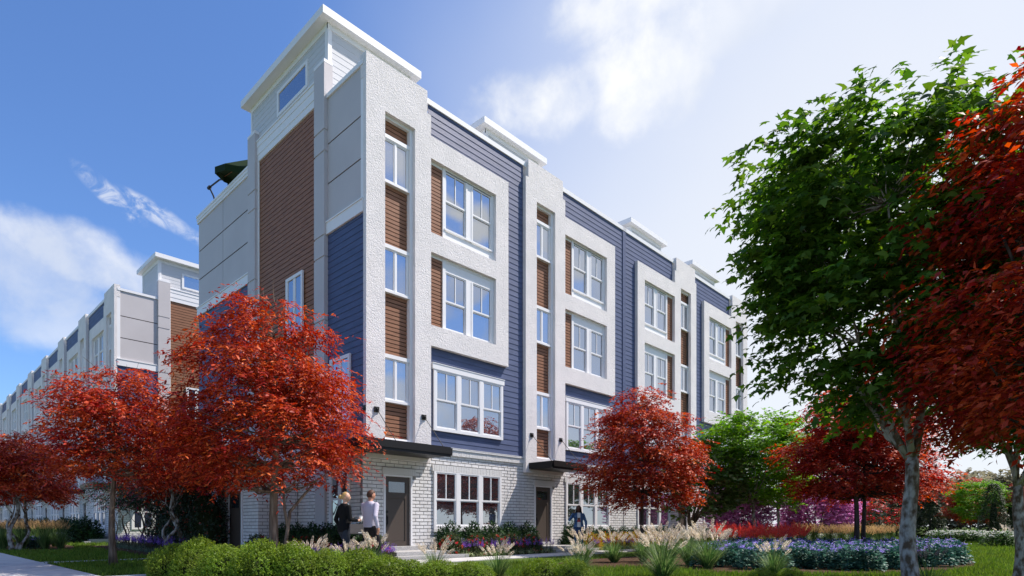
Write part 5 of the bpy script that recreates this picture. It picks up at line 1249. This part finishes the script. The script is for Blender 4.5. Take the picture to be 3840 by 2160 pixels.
sheet('facade_bed', [(-.0, -1.44), (28.5, -1.44), (28.5, .2), (0, .2)], .006, 'mulch')
sheet('corner_bed', [(-2.4, -1.44), (-.004, -1.44), (-.004, 4.2), (-2.4, 4.2)], .006, 'mulch')
def pp(l): return [at(px, z) for px, z in l]
sheet('mulch_bed', blob(pp([(2090, 14.6), (2250, 14.2), (2420, 14.4), (2560, 13.7), (2700, 12.6), (2900, 12.4), (3200, 12.3), (3480, 12.7), (3640, 14.2), (3640, 17), (3560, 21), (3400, 26), (3150, 29), (2850, 27), (2680, 24), (2500, 20.5), (2300, 18.6), (2120, 16.4)])), .010, 'mulch')
sheet('hedge_bed', blob(pp([(560, 12.6), (640, 10.6), (900, 9.6), (1300, 9.6), (1800, 9.5), (2250, 9.6), (2260, 11.0), (2000, 11.6), (1500, 12.4), (1000, 12.4)])), .010, 'mulch')
sheet('left_bed', [(-3.9, 6.3), (-1.3, 6.3), (-.7, 20.5), (-3.0, 20.5)], .010, 'mulch')
sheet('grass_bed', blob(pp([(-120, 24), (60, 23.8), (240, 24.2), (280, 26), (250, 31), (100, 34), (-100, 33)])), .010, 'mulch')
# grass blades over the lawn that can be seen
g = np.random.default_rng(7)
def inside(P, poly):
    x, y = P[:, 0], P[:, 1]; c = np.zeros(len(P), bool); n = len(poly)
    for i in range(n):
        x1, y1 = poly[i]; x2, y2 = poly[(i + 1) % n]
        hit = ((y1 > y) != (y2 > y)) & (x < (x2 - x1) * (y - y1) / (y2 - y1 + 1e-12) + x1); c ^= hit
    return c
nb = 240000
dist = 9.2 * (60 / 9.2) ** (g.random(nb) ** 1.15); px = -150 + 4150 * g.random(nb)
P = CAMP[None] + dist[:, None] * (VD[None] + ((px - HXP) / FPX)[:, None] * RD[None]); P[:, 2] = 0
bad = (P[:, 0] < -6.84) | ((P[:, 1] > 4.55) & (P[:, 1] < 5.28) & (P[:, 0] < -1.5)) | ((P[:, 1] > -2.75) & (P[:, 0] > -.65) & (P[:, 1] < 14)) | ((P[:, 0] > -2.4) & (P[:, 1] > -4.05) & (P[:, 1] < 4.3)) | ((P[:, 1] > -4.05) & (P[:, 1] < -1.4)) | ((P[:, 0] > -.7) & (P[:, 1] > 0)) | ((P[:, 0] > -1.5) & (P[:, 1] > 4.0) & (P[:, 1] < 14))
for nm in ('mulch_bed', 'hedge_bed', 'left_bed', 'grass_bed'):
    bad |= inside(P, [tuple(v.co[:2]) for v in bpy.data.objects[nm].data.vertices])
P = P[~bad]; dist = dist[~bad]; n = len(P)
s = (.055 + .05 * g.random(n)) * (1 + dist / 45); wd = .006 * (1 + dist / 16)
BL = ([(0, 1, 0), (0, -1, 0), (1, 0, 0)], [(0, 1, 2)])
V, F = scatter(BL[0], BL[1], P, np.array([0, 0, 1.0]) + g.normal(size=(n, 3)) * .38, rdir(g, n), s, wd)
LM['turf'] = leafmat('turf_blades', [(0, (.05, .10, .012)), (.5, (.11, .18, .022)), (1, (.20, .27, .045))], .4, .6, .2)
b = MB(); b.arr(V, F); tag(b.build('lawn_grass', 'turf'), kind='stuff')
